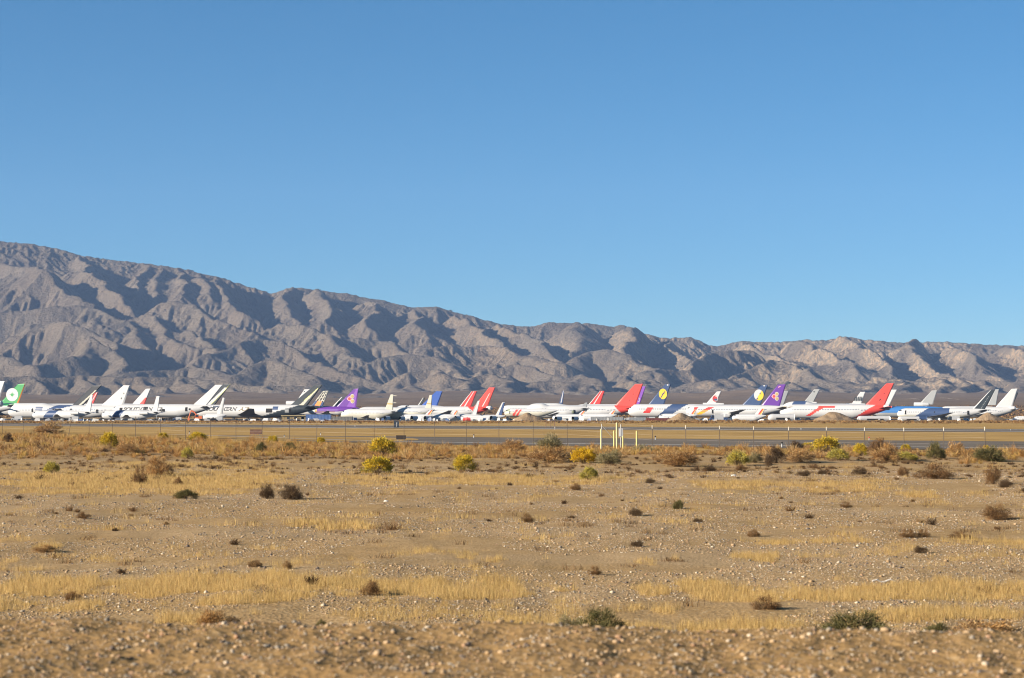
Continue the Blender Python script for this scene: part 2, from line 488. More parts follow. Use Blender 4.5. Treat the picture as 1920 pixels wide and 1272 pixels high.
def grass_density(x, y):
    px, py = to_px(x, y)
    d = np.zeros_like(np.asarray(x, float))
    n = fbm(x / 1.4, y / 3.0, 4, 61) + 0.45 * fbm(x / 7, y / 10, 2, 65)
    jx = 26 * fbm(x / 5, y / 5, 2, 66); jy = (py - YH) * 0.035 * fbm(x / 4, y / 8, 2, 67)
    for x0, x1, y0, y1, s in GRASS:
        hx = np.minimum(px + jx - x0, x1 - px - jx) / (0.25 * (x1 - x0)); hy = np.minimum(py + jy - y0, y1 - py - jy) / (0.35 * (y1 - y0))
        d = np.maximum(d, s * smooth01(hx) * smooth01(hy))
    f = fbm(x / .55, y / 1.4, 3, 68)
    d = np.clip((d - 0.28 + 0.75 * n * np.sqrt(d + .02) + 0.35 * f) * 2.1, 0, 1)
    return np.maximum(d, 0.32 * smooth01((n - 0.42) / 0.35))

def brush_density(x, y):
    """the belt of dry orange brush along the fence"""
    px, py = to_px(x, y)
    lo = 828 + 16 * np.clip(px / 1920, 0, 1); 
    b = smooth01((py - lo) / 8) * smooth01((866 + 14 * fbm(px / 160, px * 0, 3, 71) - py) / 18)
    return b

_ys = np.concatenate([[-400, -120, -40, -10, 0, 5, 8, 10], np.arange(11, 34, 0.14), np.arange(34, 90, 0.3), np.arange(90, 190, 0.8), np.arange(190, 420, 6), np.arange(420, 1500, 30), np.arange(1500, 4000, 110), np.arange(4000, 5600, 30), np.arange(5600, 9500, 300)])
_cs = np.concatenate([[-9, -4, -2.2, -1.5], np.linspace(-1.15, 1.15, 330), [1.5, 2.2, 4, 9]])
_cx, _cy = np.meshgrid(_cs, _ys)
_wx = _cx * (np.maximum(_cy, 0) * 0.24 + 3.0 + 60 * smooth01((30 - _cy) / 60) * (np.abs(_cx) > 1.2))
_wx = np.where(np.abs(_cx) > 3.9, np.sign(_cx) * np.where(np.abs(_cx) > 8, 6400, 600 + _cy.clip(0) * .4), _wx)
_gz = zground(_wx, _cy)
ny_, nx_ = _wx.shape
_i = np.arange(ny_ * nx_).reshape(ny_, nx_)
_f = np.stack([_i[:-1, :-1], _i[:-1, 1:], _i[1:, 1:], _i[1:, :-1]], -1).reshape(-1, 4)

def ground_material():
    m = NT('desert_ground', 1.0, (1.02, 0.935, 0.765)); m.b.inputs['Specular IOR Level'].default_value = 0.0
    p = m.pos
    at_ = m.n('ShaderNodeAttribute'); at_.attribute_name = 'cover'
    sep = m.n('ShaderNodeSeparateColor'); m.l(at_.outputs['Color'], sep.inputs[0])
    xyz = m.n('ShaderNodeSeparateXYZ'); m.l(p, xyz.inputs[0])
    big = m.noise(p, 0.12, 5, 0.35, 0.65)
    mid = m.noise(m.vec((1, .6, 1)), 1.1, 6, 0.3, 0.7, 0.6)
    c = m.mix(big, (0.395, 0.280, 0.152), (0.445, 0.335, 0.212))
    c = m.mix(m.mth('MULTIPLY', mid, 0.5), c, (0.305, 0.212, 0.118))
    c = m.mix(m.mth('MULTIPLY', m.noise(p, 4.0, 8, .50, .62, .75), 0.45), c, (0.17, 0.115, 0.06))  # dark specks in the colour stand in for small shadows among the stones
    c = m.mix(m.mth('MULTIPLY', m.noise(p, 13.0, 6, .50, .66, .7), 0.5), c, (0.15, 0.105, 0.062))  # finer specks, the same painted-in shade in the gaps of the gravel
    c = m.mix(m.mth('MULTIPLY', m.noise(m.vec((.5, 1, 1)), 0.16, 4, .46, .60), .55), c, (0.39, 0.305, 0.215))
    # pebbles of many colours pressed into the dirt
    for sc, amt in ((9.0, 0.75), (24.0, 0.55)):
        v = m.n('ShaderNodeTexVoronoi'); v.inputs['Scale'].default_value = sc; m.l(p, v.inputs['Vector'])
        hsv = m.n('ShaderNodeSeparateColor'); m.l(v.outputs['Color'], hsv.inputs[0])
        pc = m.mix(hsv.outputs[0], (0.14, 0.105, 0.075), (0.50, 0.385, 0.25))
        pc = m.mix(m.rng(hsv.outputs[1], 0.8, 0.95), pc, (0.62, 0.54, 0.42))
        inside = m.mth('MULTIPLY', m.rng(v.outputs['Distance'], 0.5, 0.35), m.rng(hsv.outputs[2], 0.4, 0.6, 0.0, amt))
        c = m.mix(inside, c, pc)
    straw = m.mix(m.noise(m.vec((1, .25, 1)), 3.5, 5, .3, .7), (0.38, 0.245, 0.095), (0.50, 0.345, 0.155))
    c = m.mix(m.mth('MULTIPLY', sep.outputs[0], 0.80), c, straw)
    litter = m.mix(m.noise(p, 2.0, 5, .3, .7), (0.20, 0.115, 0.055), (0.34, 0.215, 0.105))
    c = m.mix(m.mth('MULTIPLY', sep.outputs[1], 0.75), c, litter)
    c = m.mix(m.mth('MULTIPLY', sep.outputs[2], 0.65), c, m.mix(mid, (0.33, 0.215, 0.10), (0.275, 0.178, 0.085)))
    # mown field past the fence, then the brown fan below the hills
    field = m.mix(m.noise(m.vec((.25, 1, 1)), 0.22, 5, .35, .65), (0.37, 0.255, 0.115), (0.52, 0.38, 0.19))
    field = m.mix(m.noise(m.vec((.12, 1, 1)), 0.5, 5, .50, .60), field, (0.26, 0.175, 0.08))
    c = m.mix(m.rng(xyz.outputs['Y'], 184, 196), c, field)
    fanc = m.mix(m.noise(m.vec((.6, .2, 1)), 0.02, 6, .35, .65, .7), (0.142, 0.108, 0.082), (0.195, 0.150, 0.112))
    fanc = m.mix(m.mth('MULTIPLY', m.rng(m.voro(m.vec((1, .5, 1)), 0.16), .16, .34, 1.0, 0.0), m.noise(p, .008, 3, .35, .6)), fanc, (0.075, 0.06, 0.042))
    fanc = m.mix(m.mth('MULTIPLY', m.noise(m.vec((.12, 1, 1)), 0.03, 4, .58, .66), .5), fanc, (0.26, 0.20, 0.15))
    ochre = m.mix(m.noise(m.vec((.5, .12, 1)), 0.05, 6, .4, .6, .7), (0.24, 0.165, 0.080), (0.115, 0.075, 0.045))
    far = m.mix(m.rng(xyz.outputs['Y'], 2350, 2650), ochre, fanc)
    c = m.mix(m.rng(xyz.outputs['Y'], 1430, 1500), c, far)
    m.bump(m.mth('ADD', m.noise(p, 6.0, 6, 0, 1, .7), m.voro(p, 14.0)), 0.018, 0.7)
    return m.col(c)
ground = mesh('ground', np.stack([_wx, _cy, _gz], -1).reshape(-1, 3), _f, ground_material(), smooth=True)
_at = ground.data.color_attributes.new('cover', 'FLOAT_COLOR', 'POINT')
_gd = np.where((_cy > 30) & (_cy < 190), grass_density(_wx, _cy), 0)
_bd = np.where((_cy > 30) & (_cy < 330), brush_density(_wx, _cy), 0)
_at.data.foreach_set('color', np.stack([np.clip(_gd, 0, 1), _bd, smooth01((19 - _cy) / 3), 0 * _gd + 1], -1).astype(np.float32).ravel())
tag(ground, kind='structure')

# taxiways and the apron
asph = NT('asphalt', 1.0); asph.b.inputs['Specular IOR Level'].default_value = 0.0
_c = asph.mix(asph.noise(asph.vec((.2, 1, 1)), 0.35, 5, .3, .7), (0.160, 0.138, 0.115), (0.205, 0.180, 0.150))
_c = asph.mix(asph.noise(asph.vec((.05, 1, 1)), 1.2, 4, .55, .62), _c, (0.075, 0.068, 0.062))
ASPH = asph.col(_c)
MARK = mat('road_paint', (0.62, 0.58, 0.50), 0.7, noise=(0.8, 0.6, (0.25, 0.22, 0.19)))
def strip(name, far_l, far_r, near_l, near_r, z, m, x0=-350, x1=2300, n=140):
    """sheet between two straight lines, each given by its photo rows at columns 0 and 1920"""
    def line(rl, rr):
        (ax, ay), (bx, by) = on_ground(0, rl), on_ground(1920, rr)
        k = 0.9
        return Vector((ax - (bx - ax) * k, ay - (by - ay) * k)), Vector((bx + (bx - ax) * k, by + (by - ay) * k))
    a, b = line(far_l, far_r); c, d = line(near_l, near_r)
    vs = []
    for i in range(n + 1):
        t = i / n
        for p, q in ((a, b), (c, d)):
            v = p.lerp(q, t); vs.append((v.x, v.y, float(zground(v.x, v.y)) + z))
    fs = [(2 * i, 2 * i + 1, 2 * i + 3, 2 * i + 2) for i in range(n)]
    return tag(mesh(name, vs, fs, m), kind='structure')
strip('taxiway', 813.5, 828.5, 826, 845.5, 0.035, ASPH)
strip('runway', 794.3, 805.0, 799.0, 810.8, 0.035, ASPH)
strip('road_marking', 798.6, 809.0, 798.9, 809.6, 0.045, MARK)
strip('road_marking', 794.6, 805.7, 794.8, 806.0, 0.045, MARK)
strip('road_marking', 822.2, 840.6, 822.6, 841.1, 0.045, MARK)
_v = [(-1400, 850, .03), (1400, 850, .03), (1500, 1420, .03), (-1500, 1420, .03)]
tag(mesh('apron', _v, [(0, 1, 2, 3)], mat('apron_tarmac', (0.075, 0.068, 0.062), .95, noise=(.05, .7, (.13, .115, .10)), spec=.0)), kind='structure')  # tarmac colour darkened to stand in for the shade under the aircraft
# pale dirt tracks crossing the fan below the hills
def track(pts, wd):
    c = []
    for (x0, y0), (x1, y1) in zip(pts[:-1], pts[1:]):
        for k in range(8): c.append((x0 + (x1 - x0) * k / 8, y0 + (y1 - y0) * k / 8))
    vs = []
    for px, py in c:
        Ds = np.arange(1500, 5200, 5.0); X = (px - 960) / F * Ds
        row = YH - (zground(X, Ds) - H) / Ds * F
        D = Ds[np.argmin(np.abs(row - py))]
        for o in (-wd, wd): vs.append(((px - 960) / F * D, D + o, float(zground((px - 960) / F * D, D + o)) + .35))
    tag(mesh('dirt_track', vs, [(2 * i, 2 * i + 2, 2 * i + 3, 2 * i + 1) for i in range(len(c) - 1)], mat('track_dirt', (0.34, 0.27, 0.20), .95, spec=0)), kind='structure')
track([(1686, 747), (1720, 748.5), (1740, 751)], 22); track([(1758, 745), (1780, 747.5), (1798, 750)], 22)
# ---------------------------------------------------------------- stones
rng = np.random.default_rng(11)
STONE = [mat('stone_%s' % k, c, 0.85, noise=(9, 0.6, tuple(v * .6 for v in c))) for k, c in (
    ('buff', (0.42, 0.29, 0.16)), ('grey', (0.27, 0.23, 0.175)), ('rust', (0.34, 0.20, 0.11)), ('pale', (0.52, 0.43, 0.31)), ('dark', (0.13, 0.10, 0.08)), ('tan', (0.36, 0.24, 0.12)))]
OCT_V = np.array([(1, 0, 0), (-1, 0, 0), (0, 1, 0), (0, -1, 0), (0, 0, 1), (0, 0, -1)], float)
OCT_F = np.array([(0, 2, 4), (2, 1, 4), (1, 3, 4), (3, 0, 4), (2, 0, 5), (1, 2, 5), (3, 1, 5), (0, 3, 5)])
_p = (1 + 5 ** .5) / 2
ICO_V = np.array([(-1, _p, 0), (1, _p, 0), (-1, -_p, 0), (1, -_p, 0), (0, -1, _p), (0, 1, _p), (0, -1, -_p), (0, 1, -_p), (_p, 0, -1), (_p, 0, 1), (-_p, 0, -1), (-_p, 0, 1)]) / 1.9
ICO_F = np.array([(0, 11, 5), (0, 5, 1), (0, 1, 7), (0, 7, 10), (0, 10, 11), (1, 5, 9), (5, 11, 4), (11, 10, 2), (10, 7, 6), (7, 1, 8), (3, 9, 4), (3, 4, 2), (3, 2, 6), (3, 6, 8), (3, 8, 9), (4, 9, 5), (2, 4, 11), (6, 2, 10), (8, 6, 7), (9, 8, 1)])
def scatter(name, x, y, size, bv, bf, prob, sink=0.25, flat=0.6):
    n = len(x); k = len(bv)
    a = rng.uniform(0, 2 * np.pi, n)
    s = np.stack([size * rng.uniform(.7, 1.3, n), size * rng.uniform(.6, 1.1, n), size * flat * rng.uniform(.6, 1.2, n)], -1)
    v = bv[None] * rng.uniform(.75, 1.2, (n, k, 1)) * s[:, None]
    ca, sa = np.cos(a)[:, None], np.sin(a)[:, None]
    vx = v[..., 0] * ca - v[..., 1] * sa + x[:, None]; vy = v[..., 0] * sa + v[..., 1] * ca + y[:, None]
    vz = v[..., 2] + (zground(x, y) + s[:, 2] * (1 - sink) - s[:, 2] * .3)[:, None]
    V = np.stack([vx, vy, vz], -1).reshape(-1, 3)
    Fc = (bf[None] + (np.arange(n) * k)[:, None, None]).reshape(-1, 3)
    mi = np.repeat(rng.choice(len(STONE), n, p=prob), len(bf))
    return tag(mesh(name, V, Fc, STONE, midx=mi), kind='stuff')
# on the bank underfoot
n = 36000
y = rng.uniform(11.6, 17.2, n); x = rng.uniform(-1, 1, n) * (y * .25 + 2.2)
sz = 0.0055 * np.exp(rng.normal(0, .5, n)); big = rng.random(n) < .03; sz[big] = rng.uniform(.013, .028, big.sum())
sz = np.clip(sz, .003, .032)
scatter('gravel_stones', x, y, sz, ICO_V, ICO_F, [.27, .17, .12, .09, .13, .22])
# on the plain
n = 290000
y = 30 + 95 * rng.random(n) ** 1.35; x = rng.uniform(-1, 1, n) * (y * .255 + 4)
keep = (fbm(x / 6, y / 9, 3, 91) > -0.25) & (rng.random(n) > grass_density(x, y) * .8); x, y = x[keep], y[keep]
sz = np.clip(0.0100 * np.exp(rng.normal(0, .52, len(x))), .004, .05) * (0.8 + y / 110)
scatter('field_stones', x, y, sz, OCT_V, OCT_F, [.27, .17, .06, .17, .13, .20])

# ---------------------------------------------------------------- dry grass
def leafmat(name, c, tr=0.25):
    c = (c[0], c[1] * .97, c[2] * .87)
    m = mat(name, c, 0.8, spec=0.15)
    t = m.node_tree
    if not any(n_.type == 'BSDF_TRANSLUCENT' for n_ in t.nodes):
        b = t.nodes['Principled BSDF']; tl = t.nodes.new('ShaderNodeBsdfTranslucent'); mx = t.nodes.new('ShaderNodeMixShader')
        tl.inputs[0].default_value = (*c, 1); mx.inputs[0].default_value = tr
        t.links.new(b.outputs[0], mx.inputs[1]); t.links.new(tl.outputs[0], mx.inputs[2]); t.links.new(mx.outputs[0], t.nodes['Material Output'].inputs[0])
    return m
STRAW = [leafmat('straw_light', (0.56, 0.41, 0.19)), leafmat('straw_gold', (0.48, 0.33, 0.125)), leafmat('straw_brown', (0.33, 0.20, 0.09))]
BRUSH = [leafmat('brush_orange', (0.42, 0.235, 0.085)), leafmat('brush_tan', (0.47, 0.32, 0.16)), leafmat('brush_brown', (0.20, 0.115, 0.06)), leafmat('brush_gold', (0.46, 0.31, 0.10))]
def blades(x, y, z, h, wd, lean, mats, prob, name):
    """one curved blade (three triangles) per point"""
    n = len(x)
    a = rng.uniform(0, 2 * np.pi, n); l = lean * h
    dx, dy = np.cos(a) * l, np.sin(a) * l
    b = rng.uniform(0, 2 * np.pi, n); sx, sy = np.cos(b) * wd * .5, np.sin(b) * wd * .5
    sy = sy * .4; sx = np.sign(sx) * np.maximum(np.abs(sx), wd * .3)
    V = np.stack([np.stack([x - sx, y - sy, z - .01], -1), np.stack([x + sx, y + sy, z - .01], -1),
                  np.stack([x - sx * .6 + dx * .35, y - sy * .6 + dy * .35, z + h * .6], -1), np.stack([x + sx * .6 + dx * .35, y + sy * .6 + dy * .35, z + h * .6], -1),
                  np.stack([x + dx, y + dy, z + h], -1)], 1).reshape(-1, 3)
    o = (np.arange(n) * 5)[:, None, None]
    Fc = (np.array([(0, 1, 3), (0, 3, 2), (2, 3, 4)])[None] + o).reshape(-1, 3)
    mi = np.repeat(rng.choice(len(mats), n, p=prob), 3)
    return mesh(name, V, Fc, mats, midx=mi)
def sample(n, y0, y1, fn, p=1.0):
    y = y0 + (y1 - y0) * rng.random(n) ** p; x = rng.uniform(-1, 1, n) * (y * .26 + 4)
    k = rng.random(n) < fn(x, y); return x[k], y[k]
tx, ty = sample(60000, 31, 56, grass_density)
def tufts(tx, ty, per, spread, h0, h1, wd, lean, mats, prob, name):
    n = len(tx); k = rng.integers(per // 2, per + 1, n)
    i = np.repeat(np.arange(n), k); th = rng.uniform(h0, h1, n)[i]
    x = tx[i] + rng.normal(0, spread, len(i)); y = ty[i] + rng.normal(0, spread, len(i))
    h = th * rng.uniform(.45, 1.1, len(i))
    return tag(blades(x, y, zground(x, y), h, wd * rng.uniform(.7, 1.3, len(i)), np.abs(rng.normal(0, lean, len(i))), mats, prob, name), kind='stuff')
tufts(tx, ty, 20, .045, .06, .20, .0042, .4, STRAW, [.5, .36, .14], 'dry_grass')
tx, ty = sample(78000, 56, 150, grass_density)
tufts(tx, ty, 14, .12, .07, .24, .011, .4, STRAW, [.45, .37, .18], 'dry_grass')
# belt of tangled orange brush by the fence
def domes(name, tx, ty, R, hh, per, wd, mats, prob):
    n = len(tx); i = np.repeat(np.arange(n), per); m = len(i)
    x0 = tx[i] + rng.normal(0, .14, m) * R[i]; y0 = ty[i] + rng.normal(0, .14, m) * R[i]
    a = rng.uniform(0, 2 * np.pi, m); el = np.arcsin(rng.random(m) ** .8); rr = rng.uniform(.55, 1.05, m)
    dx, dy, h = np.cos(a) * np.cos(el) * R[i] * rr, np.sin(a) * np.cos(el) * R[i] * rr, (np.sin(el) * .9 + .1) * hh[i] * rr
    b = rng.uniform(-.7, .7, m); sx, sy = np.cos(b) * wd * .5, np.sin(b) * wd * .5
    z = zground(tx, ty)[i]
    j1 = rng.normal(0, .10, (2, m)) * R[i]
    V = np.stack([np.stack([x0 - sx, y0 - sy, z], -1), np.stack([x0 + sx, y0 + sy, z], -1),
                  np.stack([x0 - sx + dx * .55 + j1[0], y0 - sy + dy * .55 + j1[1], z + h * .72], -1), np.stack([x0 + sx + dx * .55 + j1[0], y0 + sy + dy * .55 + j1[1], z + h * .72], -1),
                  np.stack([x0 + dx, y0 + dy, z + h], -1)], 1).reshape(-1, 3)
    o = (np.arange(m) * 5)[:, None, None]
    Fc = (np.array([(0, 1, 3), (0, 3, 2), (2, 3, 4)])[None] + o).reshape(-1, 3)
    cm = rng.choice(len(mats), n, p=prob)[i]; flip = rng.random(m) < .25; cm = np.where(flip, rng.choice(len(mats), m, p=prob), cm)
    return tag(mesh(name, V, Fc, mats, midx=np.repeat(cm, 3)), kind='stuff')
nz = lambda x, y: brush_density(x, y) * np.clip(.46 + 1.2 * fbm(x / 3.2, y / 6, 3, 88), 0.02, 1)
tx, ty = sample(17000, 130, 245, nz)
R = np.exp(rng.normal(-.85, .35, len(tx))); R = np.clip(R, .2, 1.0)
domes('dry_brush', tx, ty, R, R * rng.uniform(.7, 1.2, len(tx)), 64, .02, BRUSH, [.36, .30, .12, .22])

# low dead scrub scattered on the plain
sc = lambda x, y: np.clip(0.10 + 1.2 * fbm(x / 5, y / 9, 3, 99), 0, 1) * (0.25 + 1.2 * smooth01((y - 95) / 45))
tx, ty = sample(9000, 34, 178, sc, .75)
SCRUB = [leafmat('scrub_dark', (0.085, 0.052, 0.030)), leafmat('scrub_brown', (0.19, 0.11, 0.055)), leafmat('scrub_tan', (0.33, 0.21, 0.10))]
tufts(tx, ty, 40, .13, .06, .20, .014, 1.2, SCRUB, [.38, .40, .22], 'dead_scrub')
sc2 = lambda x, y: np.clip(.16 + 1.1 * fbm(x / 4, y / 7, 3, 151), 0.02, 1) * (0.10 + 1.0 * smooth01((y - 95) / 40))
tx, ty = sample(6500, 36, 190, sc2, .7)
R = np.clip(np.exp(rng.normal(-1.5, .45, len(tx))), .08, .55)
domes('low_scrub', tx, ty, R, R * rng.uniform(.45, .9, len(tx)), 70, .014, SCRUB, [.50, .34, .16])
# scrub bank in front of the aircraft, bushes in the mown field, and the desert beyond
def far_blobs(name, x, y, s, hgt, mats, prob):
    n = len(x); k = 7
    X = np.repeat(x, k) + rng.normal(0, 1, n * k) * np.repeat(s, k) * .5; Y = np.repeat(y, k) + rng.normal(0, 1, n * k) * np.repeat(s, k) * .5
    S = np.repeat(s, k) * rng.uniform(.3, .7, n * k)
    Z = (zground(X, Y) if y.mean() < 4600 else mz_at(X, Y)) + S * .3 * hgt
    v = OCT_V[None] * rng.uniform(.5, 1.3, (n * k, 6, 1)) * S[:, None, None] * np.array([1, 1, hgt])[None, None]
    V = v + np.stack([X, Y, Z], -1)[:, None]
    Fc = (OCT_F[None] + (np.arange(n * k) * 6)[:, None, None]).reshape(-1, 3)
    return tag(mesh(name, V.reshape(-1, 3), Fc, mats, midx=np.repeat(rng.choice(len(mats), n * k, p=prob), 8)), kind='stuff')
n = 5200; y = rng.uniform(700, 852, n); x = rng.uniform(-1, 1, n) * (y * .26)
k = fbm(x / 18, y / 18, 3, 5) > -.15; x, y = x[k], y[k]
_R = rng.uniform(.3, .85, len(x)) * (1 + .35 * (x > 60))
domes('bank_scrub', x, y, _R, _R * .85, 34, .085, [BRUSH[2], BRUSH[0], BRUSH[1], STRAW[2], SCRUB[0]], [.24, .2, .22, .22, .12])
n = 5000; y = 1480 + 1100 * rng.random(n); x = rng.uniform(-1, 1, n) * (y * .27)
far_blobs('desert_scrub', x, y, rng.uniform(.8, 2.6, n), .7, [BRUSH[2], STRAW[2], SCRUB[0]], [.4, .35, .25])
# junipers and brush speckling the upper slopes
n = 22000; x = rng.uniform(-2500, 2400, n); y = rng.uniform(5800, 7650, n)
hz_ = mz_at(x, y); k = (rng.random(n) < smooth01((hz_ - 190) / 330) * np.clip(.5 + fbm(x / 160, y / 160, 3, 7), .08, 1)); x, y = x[k], y[k]
far_blobs('mountain_scrub', x, y, rng.uniform(1.6, 4.4, len(x)), .9, [leafmat('juniper', (0.045, 0.05, 0.03)), SCRUB[0]], [.6, .4])
# ---------------------------------------------------------------- shrubs, each a thing: stems + foliage
PAL = {
 'yellow': ([leafmat('bloom_yellow', (0.56, 0.385, 0.025)), leafmat('bloom_olive', (0.27, 0.235, 0.045)), leafmat('bloom_pale', (0.60, 0.46, 0.06))], [.55, .25, .20]),
 'gold':   ([leafmat('bloom_gold', (0.62, 0.40, 0.02)), leafmat('bloom_amber', (0.42, 0.27, 0.03)), leafmat('bloom_yellow', (0, 0, 0))], [.6, .25, .15]),
 'lime':   ([leafmat('leaf_lime', (0.40, 0.35, 0.09)), leafmat('leaf_dull_lime', (0.30, 0.26, 0.08)), leafmat('bloom_pale', (0, 0, 0))], [.5, .3, .2]),  # second leaf colour is a duller lime, mixed in at random
 'green':  ([leafmat('leaf_dark_green', (0.105, 0.100, 0.042)), leafmat('leaf_olive', (0.19, 0.165, 0.075)), leafmat('leaf_dry', (0.27, 0.20, 0.09))], [.55, .33, .12]),
 'sage':   ([leafmat('leaf_sage', (0.24, 0.215, 0.12)), leafmat('leaf_grey', (0.33, 0.28, 0.17)), leafmat('leaf_olive', (0, 0, 0))], [.45, .30, .25]),
 'dark':   ([leafmat('twig_dark', (0.075, 0.048, 0.030)), leafmat('twig_brown', (0.135, 0.085, 0.048)), leafmat('twig_grey', (0.17, 0.13, 0.09))], [.5, .33, .17]),
 'brown':  ([leafmat('twig_brown', (0, 0, 0)), leafmat('twig_rust', (0.23, 0.125, 0.055)), leafmat('twig_tan', (0.34, 0.215, 0.10))], [.35, .42, .23]),
 'tumble': ([leafmat('brush_tan', (0, 0, 0)), leafmat('twig_rust', (0, 0, 0)), leafmat('brush_orange', (0, 0, 0))], [.5, .2, .3]),
}
STEM = leafmat('shrub_stem', (0.17, 0.12, 0.07))
def shrub_meshes(kind, seed):
    """unit shrub: 1 wide, about 0.62 tall"""
    r = np.random.default_rng(seed)
    mats, prob = PAL[kind]
    ragged = kind in ('dark', 'brown', 'tumble', 'sage', 'green')
    # lobes
    nl = 46 if kind in ('yellow', 'gold', 'lime') else 30
    az = r.uniform(0, 2 * np.pi, nl); el = np.arcsin(r.random(nl) ** 0.75)
    sc = r.uniform(.62, 1.08, nl) if kind == 'green' else r.uniform(.42, 1.12, nl) if ragged else r.uniform(.78, 1.0, nl)
    C = np.stack([np.cos(az) * np.cos(el) * .43 * sc, np.sin(az) * np.cos(el) * .43 * sc, (np.sin(el) * .50 + .07) * sc], -1)
    # stems: tapered blades from the root to the lobes and past them
    ns = 170 if ragged else 90
    k = r.integers(0, nl, ns); tip = C[k] * r.uniform(.8, 1.18, (ns, 1)) + r.normal(0, .04, (ns, 3)); tip[:, 2] = np.maximum(tip[:, 2], .03)
    base = r.normal(0, .03, (ns, 3)); base[:, 2] = -.02
    mid = base * .5 + tip * .5 + r.normal(0, .03, (ns, 3)); mid[:, 2] *= 1.15
    b = r.uniform(0, np.pi, ns); s = np.stack([np.cos(b), np.sin(b) * .4, 0 * b], -1) * .006
    V = np.stack([base - s, base + s, mid - s * .7, mid + s * .7, tip], 1).reshape(-1, 3)
    Fs = (np.array([(0, 1, 3), (0, 3, 2), (2, 3, 4)])[None] + (np.arange(ns) * 5)[:, None, None]).reshape(-1, 3)
    # leaves: slivers pointing outward, thick round each lobe
    nv = 4200 if not ragged else 6500 if kind == 'green' else 3600
    k = r.integers(0, nl, nv); sg = .062 if not ragged else .070
    P = C[k] + r.normal(0, sg, (nv, 3)); P[:, 2] = np.abs(P[:, 2])
    out = P / (np.linalg.norm(P, axis=1, keepdims=True) + 1e-6) + r.normal(0, .55, (nv, 3))
    out /= np.linalg.norm(out, axis=1, keepdims=True)
    ln = r.uniform(.016, .034, (nv, 1)) * (1.0 if kind in ('yellow', 'gold', 'lime') else 1.5)
    wd = ln * (.42 if kind in ('yellow', 'gold', 'lime') else .16)
    t = r.normal(0, 1, (nv, 3)); side = np.cross(out, t); side /= np.linalg.norm(side, axis=1, keepdims=True) + 1e-6
    L = np.stack([P - side * wd, P + side * wd, P + out * ln * 2 + side * wd * .3, P + out * ln * 2 - side * wd * .3], 1).reshape(-1, 3)
    Fl = (np.array([(0, 1, 2, 3)])[None] + (np.arange(nv) * 4)[:, None, None]).reshape(-1, 4)
    cm = r.choice(3, nl, p=prob)[k]; cm = np.where(r.random(nv) < .5, r.choice(3, nv, p=prob), cm)
    if kind in ('yellow',):   # flowers on top, olive stems below
        cm = np.where((P[:, 2] < .22) & (r.random(nv) < .6), 1, cm)
    return V, Fs, L, Fl, cm
PROTO = {}
def shrub(px, py, wpx, hpx, kind, label, name='shrub', group=None):
    D = H * F / (py - YH)
    X = (px - 960) / F * D
    for _ in range(3):   # stand it on the real ground along the same line of sight
        D = (H - float(zground(X, D))) * F / (py - YH); X = (px - 960) / F * D
    W = wpx / F * D; Hh = hpx / F * D
    v = len([1 for k in PROTO if k[0] == kind]) 
    key = (kind, (int(px) * 7 + int(py)) % 3)
    r = empty(name, (X, D, float(zground(X, D)) - .01), random.uniform(0, 6.28))
    r.scale = (W, W, Hh / .62)
    if key not in PROTO:
        V, Fs, L, Fl, cm = shrub_meshes(kind, hash(kind[0]) % 1 + key[1] * 31 + len(kind))
        a = mesh('stems', V, Fs, STEM, r); b = mesh('foliage', L, Fl, PAL[kind][0], r, cm)
        PROTO[key] = (a, b)
    else:
        for s in PROTO[key]:
            c = s.copy(); COL.objects.link(c); c.parent = r
    return tag(r, label, name.replace('_', ' '), 'desert bushes on the plain: ' + name.replace('_', ' '))

